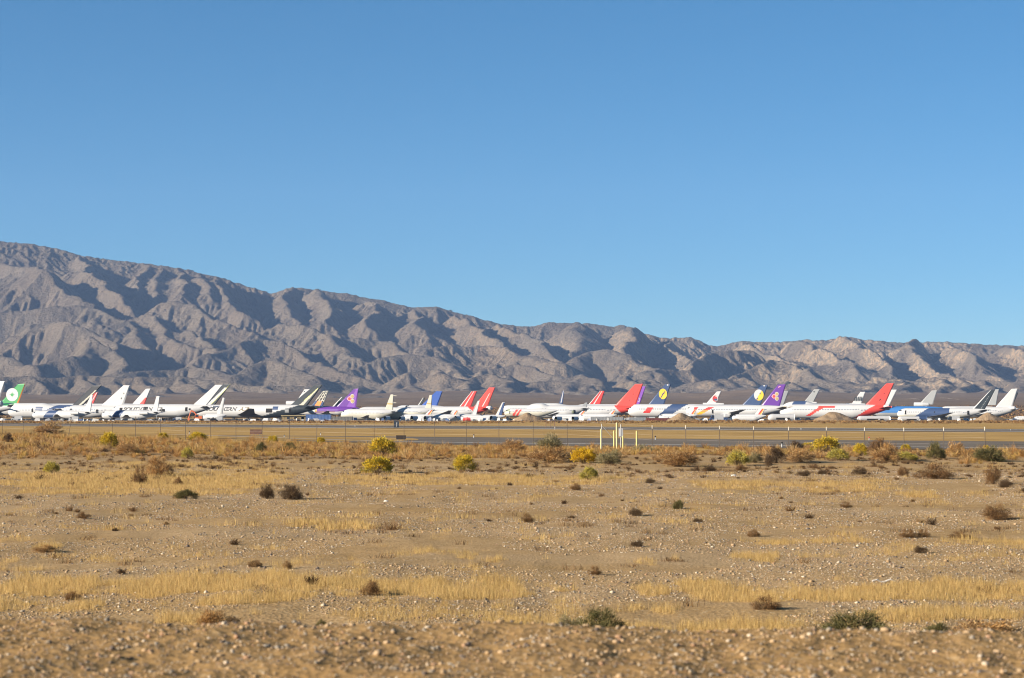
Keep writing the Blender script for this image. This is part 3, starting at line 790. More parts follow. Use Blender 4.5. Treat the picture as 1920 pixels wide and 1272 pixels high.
RB = 'rabbitbrush'
SH = [
 (205,833,38,27,'yellow','bright yellow bush with an olive right side, leftmost yellow one by the fence',RB),
 (1094,869,52,30,'gold','deep golden yellow dome-shaped bush below the yellow gate posts',RB),
 (870,883,46,30,'yellow','yellow bush with green left side standing alone left of the golden dome bush',RB),
 (718,853,54,33,'yellow','large rounded olive-yellow bush by the fence, just left of the dark sign back',RB),
 (708,887,62,32,'yellow','wide yellow bush in orange straw, directly below the large olive-yellow one',RB),
 (98,887,32,22,'lime','small pale yellow-green bush alone on gravel at the far left',RB),
 (1104,900,36,24,'lime','small yellow-green bush on open gravel below the golden dome bush',RB),
 (1548,848,58,29,'yellow','largest yellow bush at the fence, below the largest earth mound',RB),
 (1612,854,28,22,'yellow','upright yellow bush just right of the largest yellow one at the fence',RB),
 (1697,846,22,13,'yellow','small yellow bush at the taxiway edge, right of the upright yellow bush',RB),
 (1848,846,14,11,'yellow','tiny yellow bush at the foot of the rightmost fence post',RB),
 (372,826,38,16,'yellow','low yellow-green bush in orange brush by the fence, below the orange excavator',RB),
 (306,824,22,13,'yellow','small dull yellow bush in brush right of the leftmost yellow bush',RB),
 (512,830,22,13,'yellow','small yellow bush just below and right of the rusty airfield sign',RB),
 (602,832,18,12,'yellow','very small yellow bush in brush at the near taxiway edge',RB),
 (1382,863,46,28,'lime','soft pale lime bush beside dark scrub, right of the gate posts',RB),
 (1513,840,24,10,'yellow','low yellow tuft touching the left side of the largest yellow bush',RB),
 (352,862,24,20,'lime','lime green bush amid dry scrub below the excavator',RB),
 (1415,862,30,18,'sage','pale low scrub bush right of the soft lime bush','shrub'),
 (1570,862,46,20,'lime','faded yellow-green scrub in front of the largest yellow bush',RB),
 (1690,864,60,16,'lime','low faded green scrub under the small yellow bush on the right',RB),
 (502,935,28,26,'dark','smaller left one of the pair of dark brown bushes on the gravel','shrub'),
 (544,936,52,28,'dark','larger right one of the pair of dark brown bushes on the gravel','shrub'),
 (1440,876,20,24,'dark','narrow dark upright bush in front of the black-brown thicket','shrub'),
 (1455,863,36,30,'dark','black-brown thicket bush just right of the soft lime bush','shrub'),
 (1493,846,34,18,'dark','dark rounded bush at the taxiway edge left of the largest yellow bush','shrub'),
 (490,849,22,18,'green','small dark green bush below the rusty airfield sign','shrub'),
 (543,848,26,17,'green','dark green-brown bush right of the small dark green one','shrub'),
 (1650,850,48,26,'brown','brown feathery bush right of the upright yellow one','shrub'),
 (1750,898,74,26,'brown','wide rusty brown bush with dark core on the right-hand gravel','shrub'),
 (1860,906,32,32,'brown','tall rusty tumbleweed bush near the right edge','shrub'),
 (1886,914,32,16,'dark','low dark bush touching the tall rusty one at the right edge','shrub'),
 (1692,891,24,16,'brown','small brown bush left of the wide rusty one','shrub'),
 (1610,890,28,14,'dark','dark low bush on gravel below the upright yellow one','shrub'),
 (1505,893,26,12,'dark','low brown-black bush on gravel under the black-brown thicket','shrub'),
 (1852,866,62,24,'green','wide dark green bush at the taxiway edge near the right border','shrub'),
 (1752,860,36,28,'green','grey-green bush with tall shoots beside the taxiway on the right','shrub'),
 (1270,954,22,15,'green','small dark olive bush alone on gravel below the grass strip on the right','shrub'),
 (1190,967,34,14,'dark','low dark bush on open gravel left of the small olive one','shrub'),
 (988,979,28,16,'brown','small brown bush in the middle of the open gravel','shrub'),
 (1307,979,20,8,'dark','tiny dark tuft on gravel right of the low dark one','shrub'),
 (1702,1006,34,15,'brown','left of two brown bushes touching on the right-hand gravel','shrub'),
 (1728,1007,26,16,'brown','right of two brown bushes touching on the right-hand gravel','shrub'),
 (1795,1009,46,13,'brown','low orange-brown bush right of the two that touch','shrub'),
 (1866,975,66,26,'brown','wide brown bush in grass near the right edge above the low orange-brown one','shrub'),
 (1725,1036,26,14,'dark','small dark spiky bush in the right-hand grass strip','shrub'),
 (1115,1077,26,16,'brown','small reddish brown bush above the main band of straw grass','shrub'),
 (697,1115,44,25,'brown','dark brown weed standing in the main band of straw grass','shrub'),
 (1432,1141,58,24,'brown','brown bush in the straw grass above the big green bush','shrub'),
 (350,935,44,16,'green','low olive bush in the grass on the left','shrub'),
 (1412,1006,26,13,'brown','small brown bush left of a straw patch on the right half','shrub'),
 (1193,1025,26,14,'dark','small dark bush under the central straw strip','shrub'),
 (1585,952,22,12,'brown','small tan-brown bush on gravel right of centre','shrub'),
 (1032,846,66,30,'sage','large grey-olive bush at the fence left of the gate posts','sagebrush'),
 (1142,863,52,28,'sage','grey sage bush behind and right of the golden dome bush','sagebrush'),
 (1210,852,50,18,'sage','low grey scrub bush just right of the gate posts','sagebrush'),
 (90,818,60,24,'tumble','pale fuzzy bush against the fence at the far left','tumbleweed'),
 (16,826,18,16,'dark','small black-brown bush at the fence by the left edge','shrub'),
 (1122,1193,92,50,'green','dark green bush at the lip of the near gravel bank near the centre','creosote_bush'),
 (1070,1190,50,40,'sage','pale olive bush touching the left side of the dark green one at the bank','sagebrush'),
 (1597,1195,130,46,'green','big dark green bush at the lip of the near gravel bank on the right','creosote_bush'),
 (1752,1198,60,30,'green','small dark green bush behind the bank right of the big one','creosote_bush'),
 (1845,1198,150,40,'tumble','sprawling dry tan bush behind the bank at the lower right','tumbleweed'),
 (402,1174,78,34,'tumble','round orange-brown tumbleweed behind the bank on the left','tumbleweed'),
 (440,1177,30,20,'dark','dark low bush touching the orange-brown tumbleweed','shrub'),
 (605,1177,26,16,'green','small dark green bush at the bank edge left of centre','shrub'),
 (262,907,28,32,'brown','fuzzy brown bush standing in the left-hand grass','tumbleweed'),
 (335,910,20,14,'brown','small rust bush in the left-hand grass below the tall straw','shrub'),
 (300,888,50,34,'tumble','tall pale straw clump in the left-hand grass','tumbleweed'),
 (1270,862,96,28,'tumble','broad orange brush mound right of the yellow gate posts','tumbleweed'),
 (1660,866,60,30,'tumble','orange fuzzy brush mound below the upright yellow bush','tumbleweed'),
 (1790,856,44,24,'tumble','pale orange tumbleweed at the taxiway edge near the right','tumbleweed'),
 (1500,864,60,20,'tumble','orange brush mound at the foot of the black-brown thicket','tumbleweed'),
 (1030,866,90,28,'tumble','orange brush in front of the large grey-olive bush','tumbleweed'),
 (960,850,60,26,'tumble','orange tumbleweed left of the large grey-olive bush','tumbleweed'),
 (240,852,46,24,'tumble','orange tumbleweed just right of the leftmost yellow bush','tumbleweed'),
 (1220,905,22,10,'dark','tiny dark bush on gravel below the gate posts','shrub'),
 (1078,918,22,12,'brown','small dark bush in the grass strip below the small yellow-green one','shrub'),
 (1330,884,26,12,'dark','low dark bush left of the soft lime one on gravel','shrub'),
 (1540,890,18,10,'dark','low dark brown bush right of another on the right-hand gravel','shrub'),
 (1390,882,24,10,'brown','low brown bush directly below the soft lime bush','shrub'),
 (160,972,26,12,'brown','small brown bush on gravel at the left under the grass','shrub'),
 (480,1062,30,12,'brown','tiny brown bush above the main grass band on the left','shrub'),
 (540,1066,20,14,'brown','tiny reddish bush right of another above the main grass band','shrub'),
 (88,1034,50,12,'tumble','flat straw tuft alone on gravel at the left','tumbleweed'),
 (140,1124,34,16,'brown','brown weed at the lower edge of the main grass band on the left','shrub'),
]
for a in SH: shrub(*a)
# ---------------------------------------------------------------- aircraft
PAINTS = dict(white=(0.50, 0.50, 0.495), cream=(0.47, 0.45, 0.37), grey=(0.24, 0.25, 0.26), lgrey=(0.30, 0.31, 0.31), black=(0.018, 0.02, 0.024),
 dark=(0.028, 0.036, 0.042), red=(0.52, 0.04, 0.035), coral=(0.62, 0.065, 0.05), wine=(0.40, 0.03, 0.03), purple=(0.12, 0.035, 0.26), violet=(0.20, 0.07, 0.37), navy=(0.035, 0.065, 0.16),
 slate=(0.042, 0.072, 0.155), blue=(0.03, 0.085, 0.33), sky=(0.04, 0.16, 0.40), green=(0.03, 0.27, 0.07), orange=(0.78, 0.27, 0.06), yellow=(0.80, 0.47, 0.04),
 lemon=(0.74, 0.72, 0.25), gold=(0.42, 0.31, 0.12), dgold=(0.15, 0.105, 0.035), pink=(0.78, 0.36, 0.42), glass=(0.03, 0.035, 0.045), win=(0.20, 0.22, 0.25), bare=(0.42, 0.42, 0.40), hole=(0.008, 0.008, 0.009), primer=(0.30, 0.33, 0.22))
def P(k):
    if 'paint_' + k in MATS: return MATS['paint_' + k]
    c = PAINTS[k]
    if k in ('hole',): return mat('paint_hole', c, 0.9)
    return mat('paint_' + k, c, 0.38, noise=(0.35, 0.22, tuple(v * 0.72 + 0.02 for v in c)), spec=0.45)

def text_mesh(s, size):
    cu = bpy.data.curves.new('lettering', 'FONT'); cu.body = s; cu.size = size; cu.space_character = 0.95; cu.shear = 0.25; cu.offset = size * .05
    o = bpy.data.objects.new('tmp', cu); COL.objects.link(o)
    bpy.context.view_layer.update()
    me = o.evaluated_get(bpy.context.evaluated_depsgraph_get()).to_mesh()
    vs = [tuple(v.co) for v in me.vertices]; fs = [tuple(p.vertices) for p in me.polygons]
    o.to_mesh_clear(); bpy.data.objects.remove(o); bpy.data.curves.remove(cu)
    return vs, fs

def fin_mesh(poly, T, paint, nu=26, nv=26, stripped=False):
    """poly: root leading, tip leading, tip trailing, root trailing edge, in (x, z)"""
    p0, p1, p2, p3 = [Vector(p) for p in poly]
    keys = []; V = []; Fc = []; mi = []
    def pt(u, v):
        a = p0.lerp(p1, v); b = p3.lerp(p2, v); return a.lerp(b, u)
    for side in (-1, 1):
        b0 = len(V)
        for j in range(nv + 1):
            for i in range(nu + 1):
                u, v = i / nu, j / nv
                q = pt(u, v); th = T * min(1, u / .07, (1 - u) / .07) * (1 if j < nv else .5)
                V.append((q.x, side * th, q.y))
        for j in range(nv):
            for i in range(nu):
                k = paint((i + .5) / nu, (j + .5) / nv)
                if k is None: continue
                if k not in keys: keys.append(k)
                a = b0 + j * (nu + 1) + i
                f = (a, a + 1, a + nu + 2, a + nu + 1)
                Fc.append(f if side < 0 else f[::-1]); mi.append(keys.index(k))
    if not stripped:   # close the tip
        if 'white' not in keys and keys: pass
        for i in range(nu):
            a = nv * (nu + 1) + i; b = a + (nu + 1) * (nv + 1)
            Fc.append((a, a + 1, b + 1, b)); mi.append(0)
    return V, Fc, mi, keys, pt

def plane(label, nose, tail, top, bot, D, fin=None, fc=None, body=None, yaw=-19, eng=0, hump=0, wing=0.46, nearwing=True, farwing=True, stab=True,
          emblem=None, text=None, doors=(), barrel=None, tailtop=.75, group='airliners parked across the field', cat='airliner', centre=None, gear=True, wc='lgrey', stabc=None, finname='tail_fin', clearance=None, blunt=False):
    ps = math.radians(yaw); cs, sn = math.cos(ps), math.sin(ps)
    Xn = (nose - 960) / F * D
    def lx(px): return ((px - 960) / F * D - Xn) / (cs - (px - 960) / F * sn)
    def lz(px, py): return H - (py - YH) / F * (D + lx(px) * sn)
    L = lx(tail)
    mid = (nose + tail) / 2
    zt, zb = lz(mid, top), lz(mid, bot)
    R = (zt - zb) / 2; zc = (zt + zb) / 2
    root = empty('airliner', (Xn, D, 0), ps)
    tag(root, label, cat, group)
    body = body or (lambda u, z: 'white')
    # --- fuselage
    n = 120; sg = 36
    V = []; keys = []; Fc = []; mi = []
    ln = (2.6 if hump else 2.1) * R; lt = .34 * L
    prof = []
    for i in range(n + 1):
        x = L * i / n if i > 8 else L * (i / 8) ** 1.6 * 8 / n
        f = 1.0 if x > ln else math.sqrt(max(1 - (1 - x / ln) ** 2, 0)) ** (.8)
        zt_, zb_ = f, -f
        zt_ = zt_ - .22 * (1 - f); zb_ = zb_ - .22 * (1 - f) if f < 1 else -1
        if hump:
            a = smooth01((x / L - .012) / .045) * (1 - smooth01((x / L - .27) / .13)); zt_ += .34 * float(a) * min(1, f * 1.1)
        w_ = f
        if x > L - lt and not blunt:
            q = (x - (L - lt)) / lt
            zt_ = 1 - (1 - tailtop) * q * q; zb_ = -1 + (tailtop - .26 + 1) * q ** 1.45; w_ = 1 - .88 * q ** 1.5
        prof.append((x, zt_ * R, zb_ * R, max(w_, .02) * R))
        c, h = (zt_ + zb_) / 2 * R, (zt_ - zb_) / 2 * R
        for k in range(sg):
            t = 2 * math.pi * k / sg
            V.append((x, -math.sin(t) * prof[-1][3], zc + c + math.cos(t) * max(h, .02)))
    for i in range(n):
        xm = (prof[i][0] + prof[i + 1][0]) / 2
        for k in range(sg):
            t = 2 * math.pi * (k + .5) / sg
            a = i * sg + k; b = i * sg + (k + 1) % sg
            zm = (V[a][2] + V[b][2] + V[a + sg][2] + V[b + sg][2]) / 4
            u, z = xm / L, (zm - zc) / R
            key = body(u, z)
            zw = .22
            if .12 < u < .80 and abs(z - zw) < .075 and i % 3 and eng != 'cargo' and key is not None: key = 'win' if key in ('white', 'cream', 'lgrey') else key
            cw = .42 if not hump else .95
            if (.010 if hump else .018) * 60 / L < u < .036 * 60 / L and cw - .02 < z < cw + .26 and key is not None: key = 'glass'
            if key is None: continue
            if key not in keys: keys.append(key)
            Fc.append((a, a + sg, b + sg, b)); mi.append(keys.index(key))
    Fc.append(tuple(range(n * sg, n * sg + sg))); mi.append(0)
    Fc.append(tuple(range(sg))[::-1]); mi.append(0)
    mesh('fuselage', V, Fc, [P(k) for k in keys], root, mi, smooth=True)
    def surf(x, z):
        x = min(max(x, 0), L); i = min(int(x / L * n), n)
        x_, a, b, w_ = prof[i]; h = (a - b) / 2; c = (a + b) / 2 + zc
        q = max(1 - ((z - c) / max(h, .01)) ** 2, 0)
        return -math.sqrt(q) * w_
    # --- fin with emblem
    if fin:
        pts = [(lx(px), lz(px, py)) for px, py in fin]
        dz = .35 * R
        (ax, az), (bx, bz), (cx, cz), (dx_, dz_) = pts
        k0 = dz / max(bz - az, .1); k3 = dz / max(cz - dz_, .1)
        pts[0] = (ax - (bx - ax) * k0, az - dz); pts[3] = (dx_ - (cx - dx_) * k3, dz_ - dz)
        T = max(.22, .09 * R)
        fc = fc or (lambda u, v: 'white')
        fV, fF, fm, fk, pt = fin_mesh(pts, T, fc)
        fo = mesh(finname, fV, fF, [P(k) for k in fk], root, fm)
        if emblem:
            for ename, shapes in emblem.items():
                mb = MB(); ks = []
                for layer, (key, poly) in enumerate(shapes):
                    if key not in ks: ks.append(key)
                    q = [(lx(px), lz(px, py)) for px, py in poly]
                    for side in (-1, 1):
                        y = side * (T + .03 + .025 * layer)
                        vs = [(x, y, z) for x, z in (q if side < 0 else q[::-1])]
                        mb.add(vs, [tuple(range(len(vs)))], ks.index(key))
                mb.build(ename, [P(k) for k in ks], fo)
    # --- tail planes
    if stab:
        for side in (-1, 1):
            x0 = L * .875; z0 = zc + .42 * R; b = .155 * L; mb = MB()
            c0, c1, sw = .10 * L, .04 * L, .105 * L
            t0 = .012 * L * .6
            vs = []
            for (x, c, y, z, t) in ((x0, c0, side * .3 * R, z0, t0), (x0 + sw, c1, side * b, z0 + .10 * b, t0 * .4)):
                vs += [(x, y, z), (x + c * .35, y, z + t), (x + c, y, z), (x + c * .35, y, z - t)]
            mb.add(vs, [(0, 1, 5, 4), (1, 2, 6, 5), (2, 3, 7, 6), (3, 0, 4, 7), (4, 5, 6, 7), (3, 2, 1, 0)])
            mb.build('tailplane', P(stabc or wc), root)
    # --- wings, engines
    for side, on in ((-1, nearwing), (1, farwing)):
        if not on: continue
        x0 = L * .34; c0, c1 = .19 * L, .045 * L; b = wing * L; sw = b * .68; z0 = zc - .62 * R
        t0 = .055 * c0
        mb = MB(); vs = []
        for (x, c, y, z, t) in ((x0, c0, side * .5 * R, z0, t0), (x0 + sw * .35, c0 * .58, side * b * .36, z0 + b * .030, t0 * .7), (x0 + sw, c1, side * b, z0 + b * .10, t0 * .25)):
            vs += [(x, y, z), (x + c * .3, y, z + t), (x + c, y, z), (x + c * .3, y, z - t)]
        f = []
        for o in (0, 4): f += [(0 + o, 1 + o, 5 + o, 4 + o), (1 + o, 2 + o, 6 + o, 5 + o), (2 + o, 3 + o, 7 + o, 6 + o), (3 + o, 0 + o, 4 + o, 7 + o)]
        mb.add(vs, f + [(8, 9, 10, 11), (3, 2, 1, 0)]); mb.build('wing', P(wc), root)
        for fr in {4: (.36, .66), 2: (.34,)}.get(eng, ()):
            er = .34 * R if eng == 4 else .44 * R; el = 1.6 * R
            ey = side * b * fr; ex = x0 + sw * fr - el * .75; ez = z0 + b * fr * .09 - er * 1.25
            mb = MB(); mb.tube((ex, ey, ez), (ex + el * .55, ey, ez), er, er, 16, 0, False); mb.tube((ex + el * .55, ey, ez), (ex + el, ey, ez), er, er * .45, 16, 0)
            mb.tube((ex + el * .05, ey, ez), (ex + el * .12, ey, ez), er * .96, er * .96, 16, 1); mb.box(ex + el * .3, ex + el * 1.1, ey - .15, ey + .15, ez + er * .6, ez + er * 1.6, 0)
            mb.build('engine', [P('white'), P('hole')], root)
    if eng == 'rear':
        for side in (-1, 1):
            er = .36 * R; ex = L * .70; ez = zc + .35 * R; ey = side * R * 1.35
            mb = MB(); mb.tube((ex, ey, ez), (ex + 1.9 * R, ey, ez), er, er * .8, 14, 0); mb.tube((ex - .02, ey, ez), (ex - .06, ey, ez), er * .85, er * .85, 14, 1); mb.box(ex + .5 * R, ex + 1.4 * R, min(ey, 0), max(ey, 0), ez - .08, ez + .08, 0)
            mb.build('engine', [P('white'), P('hole')], root)
    if centre:   # third engine through the base of the fin: x0, x1, top, bottom rows
        a, b, t_, bt = centre; mb = MB()
        x0, x1, z1, z0 = lx(a), lx(b), lz(a, t_), lz(a, bt); r_ = (z1 - z0) / 2; zz = (z0 + z1) / 2
        mb.tube((x0, 0, zz), (x0 + (x1 - x0) * .6, 0, zz), r_, r_, 18, 0, False); mb.tube((x0 + (x1 - x0) * .6, 0, zz), (x1, 0, zz), r_, r_ * .6, 18, 0)
        mb.tube((x0 + .3, 0, zz), (x0 + .5, 0, zz), r_ * .97, r_ * .97, 18, 1)
        mb.box(x0 + .8, x1 - 1, -.5, .5, zc + .4 * R, zz - r_ * .7, 0)
        mb.build('engine', [P('white'), P('hole')], root)
    if barrel:   # wrapped tail cone
        a, b, t_, bt = barrel; mb = MB(); x0, x1 = lx(a), lx(b); z1, z0 = lz(b, t_), lz(b, bt); r_ = (z1 - z0) / 2; zz = (z0 + z1) / 2
        mb.tube((x0, 0, zz), (x0 + (x1 - x0) * .2, 0, zz), r_ * .85, r_, 16); mb.tube((x0 + (x1 - x0) * .2, 0, zz), (x0 + (x1 - x0) * .8, 0, zz), r_, r_, 16); mb.tube((x0 + (x1 - x0) * .8, 0, zz), (x1, 0, zz), r_, r_ * .6, 16)
        mb.build('tail_cone', P('white'), root, smooth=False)
    # --- doors and cut-outs on the near side: (x0, x1, y0, y1, paint)
    for d in doors:
        a, b, t_, bt, key = d; mb = MB()
        x0, x1 = lx(a), lx(b); z1, z0 = lz(a, t_), lz(a, bt); m_ = 5; vs = []
        for j in range(m_ + 1):
            z = z0 + (z1 - z0) * j / m_
            for x in (x0, x1): vs.append((x, surf(x, z) - .06, z))
        mb.add(vs, [(2 * j, 2 * j + 1, 2 * j + 3, 2 * j + 2) for j in range(m_)]); mb.build('door' if key != 'hole' or x1 - x0 < 2.6 else 'hatch_opening', P(key), root)
    if text:
        for (s, a, base, h, key, a2) in text:
            sz = h / F * D * 1.38; vs, fs = text_mesh(s, sz)
            x0, z0 = lx(a), lz(a, base); kx = (lx(a2) - x0) / max(v[0] for v in vs); vs = [(v[0] * kx, v[1], 0) for v in vs]
            vs = [(x0 + x, surf(x0 + x, z0 + y) - .07, z0 + y) for x, y, _ in vs]
            mesh('lettering', vs, fs, P(key), root)
    if gear and zb > .5:
        for gx, gy in ((.09, 0), (.47, -.45), (.47, .45)):
            mb = MB(); x = gx * L; y = gy * R * 2; zr = min(.65, zb * .35)
            mb.tube((x, y, zr), (x, y, zb + .4 * R), .16, .2, 8, 0)
            for e in (-1, 1):
                for xo in ((-.75, .75) if gy else (0,)):
                    mb.tube((x + xo, y + e * .30, zr), (x + xo, y + e * .75, zr), zr, zr, 14, 1)
            if gy: mb.box(x - .8, x + .8, y - .12, y + .12, zr - .1, zr + .1, 0)
            mb.build('landing_gear', [P('grey'), mat('tyre_rubber', (0.02, 0.02, 0.02), .9)], root)
    return root

def circle(cx, cy, rx, ry=None, n=20, a0=0, a1=2 * math.pi):
    ry = rx if ry is None else ry
    full = abs(a1 - a0) > 6.2
    return [(cx + rx * math.cos(a0 + (a1 - a0) * k / (n if full else n - 1)), cy + ry * math.sin(a0 + (a1 - a0) * k / (n if full else n - 1))) for k in range(n)]
def slant(u0, u1, k, key, base='white', zmin=-2, zmax=2):
    return lambda u, z: key if u0 + k * z < u < u1 + k * z and zmin < z < zmax else base
def stripes(*bands, base='white'):
    def f(u, v):
        for a, b, k in bands:
            if a <= u < b: return k
        return base
    return f
W = lambda u, z: 'white'
# --- left-hand end
plane('white airliner cut by the left border, only its tail in view', -190, 6, 753, 777, 1150, fin=[(-34, 755), (-4, 715), (10, 715), (-2, 754)], barrel=(-2, 5, 752, 763))
star = []
for k in range(16):
    a = k * math.pi / 8; r = (6.2 if k % 4 == 0 else 4.2) if k % 2 == 0 else 2.2
    star.append((23.6 + r * math.sin(a), 740.5 - r * math.cos(a)))
plane('airliner with green tail bearing a green star on a white disc and orange edge', -170, 42, 757, 778, 1215, fin=[(1, 756), (34, 720.5), (48, 720), (35, 756)],
      fc=lambda u, v: 'orange' if u > .93 else 'green', body=lambda u, z: 'lgrey' if z < -.25 else ('white' if u < .8 else 'green' if z > .6 else 'white'),
      emblem={'tail_emblem': [('white', circle(23.6, 740.5, 11.2, 12.3, 26)), ('green', star)]}, barrel=(28, 41, 756, 766), eng=4)
plane('airliner with black and cream swoosh tail behind the long white four-engined one', -20, 170, 759, 779, 1225, fin=[(138, 758), (174, 723.5), (191, 723), (159, 758)],
      fc=lambda u, v: 'cream' if (.56 + .30 * v < u < .80 + .22 * v and v < .76) else 'black', farwing=False)
plane('airliner showing only a bright red tail with white stripe, behind the black tail', 60, 186, 757, 776, 1330, fin=[(167, 757), (177, 737), (184, 736), (176, 757)],
      fc=lambda u, v: 'white' if abs(u - .25 - .5 * v) < .09 else 'red', stabc='red', body=lambda u, z: 'red' if u > .9 else 'white')
plane('long white four-engined airliner with blue swoosh amidships, all-white tail and black door openings', 17, 252, 760, 784, 1130, fin=[(191, 760), (231.5, 723), (244, 723), (233, 757)],
      fc=lambda u, v: 'hole' if (abs(u - .72 + .05 * math.sin(v * 30)) < .03 and int(v * 12) % 3 == 1 and .25 < v < .8) else 'white',
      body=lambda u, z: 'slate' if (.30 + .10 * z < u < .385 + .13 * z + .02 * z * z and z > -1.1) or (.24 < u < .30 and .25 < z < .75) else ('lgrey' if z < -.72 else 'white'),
      hump=1, eng=4, doors=[(66, 69.2, 766, 773, 'hole'), (37, 39, 770, 773, 'hole'), (105, 108, 766.5, 769, 'hole'), (138, 141, 766.5, 769.5, 'hole'), (186, 190, 768, 775, 'hole')])
SM = 'small white jets parked in the front row'
plane('left one of two small white jets with a dark blue band', 62, 174, 770, 786, 1010, fin=[(157, 771), (170.5, 741.5), (174.5, 741.5), (171, 771)], body=slant(.24, .40, .05, 'slate'), eng='rear', group=SM, cat='jet',
      doors=[(84, 93, 763.5, 769, 'white')] and [])
plane('right one of two small white jets with a dark blue band, below scraped lettering', 192, 302, 769.5, 787, 1010, fin=[(286, 771), (293.5, 743.5), (300, 743.5), (296.5, 771)], body=slant(.22, .36, .05, 'slate'), eng='rear', group=SM, cat='jet')
plane('white airliner with white tail and faded pinkish red flash, behind the scraped lettering', 120, 285, 757, 778, 1250, fin=[(251, 755), (273.5, 729.5), (283, 729), (272, 757)],
      fc=lambda u, v: 'coral' if (u > .62 - .1 * v and v < .46 and u > .55 + .5 * v) else 'white')
plane('white airliner with dark freight lettering partly scraped off, square holes and missing nose paint', 212, 400, 758, 783, 1085, fin=[(364, 758), (404, 722), (418, 722), (390, 758)], nearwing=False,
      body=lambda u, z: 'dark' if (u > .86 and z < -.15 + (u - .86) * 4) else ('lgrey' if z < -.7 else 'white'), eng='cargo',
      text=[('SOUTHERN AIR', 237, 770.3, 6.0, 'black', 311)],
      doors=[(230, 236, 764.8, 770.5, 'hole'), (275, 283, 763.2, 771, 'hole'), (305.5, 315.5, 767.2, 772.2, 'hole'), (295, 299, 769, 773, 'hole'), (352.5, 356.5, 764, 771.5, 'hole'), (359, 362, 766, 769, 'hole')])
plane('airliner with black tail streaked by white and yellow swooshes, close behind a white tail', 235, 414, 760, 781, 1140, fin=[(384, 758), (420.5, 720.5), (432.5, 720.5), (403, 760)], barrel=None,
      fc=lambda u, v: 'lemon' if .52 + .42 * v < u < .58 + .46 * v and v > .1 else ('white' if .20 + .42 * v < u < .56 + .40 * v and v < .86 else 'dark'),
      body=lambda u, z: 'dark' if u > .80 + .05 * z else 'white', stabc='dark')
plane('white freighter lettered AIR, with open cargo door and black and cream tail', 368, 600, 759, 783.5, 1110, fin=[(547, 758), (590, 722.5), (605, 722), (578, 759)], wc='dark', stabc='dark',
      fc=lambda u, v: 'lemon' if abs(u - .45 - .37 * v) < .035 and .25 < v < .85 else ('cream' if (.48 + .36 * v < u < .74 + .14 * v and v < .80) else 'dark'),
      body=lambda u, z: 'dark' if z < -.9 + (u - .46) * 5.0 and u > .50 + .0 * z and u > .52 + .17 * (z + 1) else ('lgrey' if z < -.75 else 'white'), eng='cargo',
      text=[('SOUTHERN', 391, 770.3, 6.2, 'black', 450), ('AIR', 453.5, 770.3, 6.2, 'dgold', 473)], doors=[(504, 516, 766.3, 774, 'hole'), (516.2, 526, 762.5, 769, 'slate'), (539, 546, 768, 774, 'lgrey'), (546.5, 550, 766.5, 773.5, 'hole')],
      barrel=None)
plane('white trijet with stubby white fin, behind the black and cream tail', 425, 580, 760, 779, 1215, fin=[(556, 753), (571, 730.5), (582, 730), (576, 756)], centre=(538, 560, 752, 761), group='trijets with an engine in the tail', cat='trijet',
      emblem={'marking': [('hole', circle(571, 734.5, 1.1, 1.2, 8))]})
def lattice(u, v):
    if v < .30: return 'orange' if abs(u - .5) < .25 else 'slate'
    return 'cream' if (u < .10 or u > .90 or v > .95 or (u * 3.2) % 1 < .17 or (v * 4.5 - u * .9) % 1 < .16) else None
plane('airliner whose tail is stripped to an open pale lattice frame', 450, 618, 760, 779, 1255, fin=[(588, 756), (606, 733.5), (616.5, 733), (606, 761)], fc=lattice, body=lambda u, z: 'slate' if u > .82 and z > -.2 else 'white')
def orchid(cx, cy, s, k=1.0):
    sh = []
    for dx, dy in ((1.8, -3.9), (2.0, 3.9), (-3.0, 0)):
        sh.append(('pink' if dx < 0 else 'cream', circle(cx + dx * s, cy + dy * s, 3.3 * s, 3.7 * s, 16)))
    sh.append(('pink', [(cx - 7.4 * s, cy + .2), (cx - 3.5 * s, cy - 3.4 * s), (cx - 3.5 * s, cy + 3.4 * s)]))
    for (dx, dy), c in (((1.8, -3.9), 'gold'), ((2.0, 3.9), 'gold'), ((-3.0, 0), 'coral')):
        sh.append((c, circle(cx + dx * s, cy + dy * s, 2.2 * s, 2.5 * s, 14)))
    return sh
plane('purple airliner with flower emblem on its tail and gold stripe on its fuselage', 566, 672, 762.5, 779, 1130, fin=[(631, 763), (664, 729.5), (672.5, 729), (668, 762)], stabc='purple',
      fc=lambda u, v: 'purple' if u < .55 else 'violet', body=lambda u, z: ('purple' if (u > .30 and z > -.1) else 'gold' if (u > .27 and z > -.35 and u < .62) else 'violet' if .27 < u < .4 and z > -.55 else 'white'),
      emblem={'flower_emblem': orchid(659, 748, 1.15)})
mb = MB()
plane('white and black tail sliver left of the purple flower tail', 560, 652, 764, 778, 1215, fin=[(623, 763), (640, 745), (648, 746), (636, 763)], fc=lambda u, v: 'white' if u < .25 else 'dark', stab=False, farwing=False)
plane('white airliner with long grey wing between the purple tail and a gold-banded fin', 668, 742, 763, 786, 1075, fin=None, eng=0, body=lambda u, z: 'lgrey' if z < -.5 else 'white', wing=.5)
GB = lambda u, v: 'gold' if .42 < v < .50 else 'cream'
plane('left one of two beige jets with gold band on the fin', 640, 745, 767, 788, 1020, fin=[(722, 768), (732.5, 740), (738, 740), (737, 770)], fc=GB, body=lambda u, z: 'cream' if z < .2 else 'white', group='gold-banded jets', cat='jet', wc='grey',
      emblem={'antenna': [('cream', [(738, 741.6), (743.5, 742.4), (743.5, 743.0), (738, 742.8)]), ('cream', [(738, 755), (742.8, 755.2), (742.8, 756), (738, 756.2)])]})
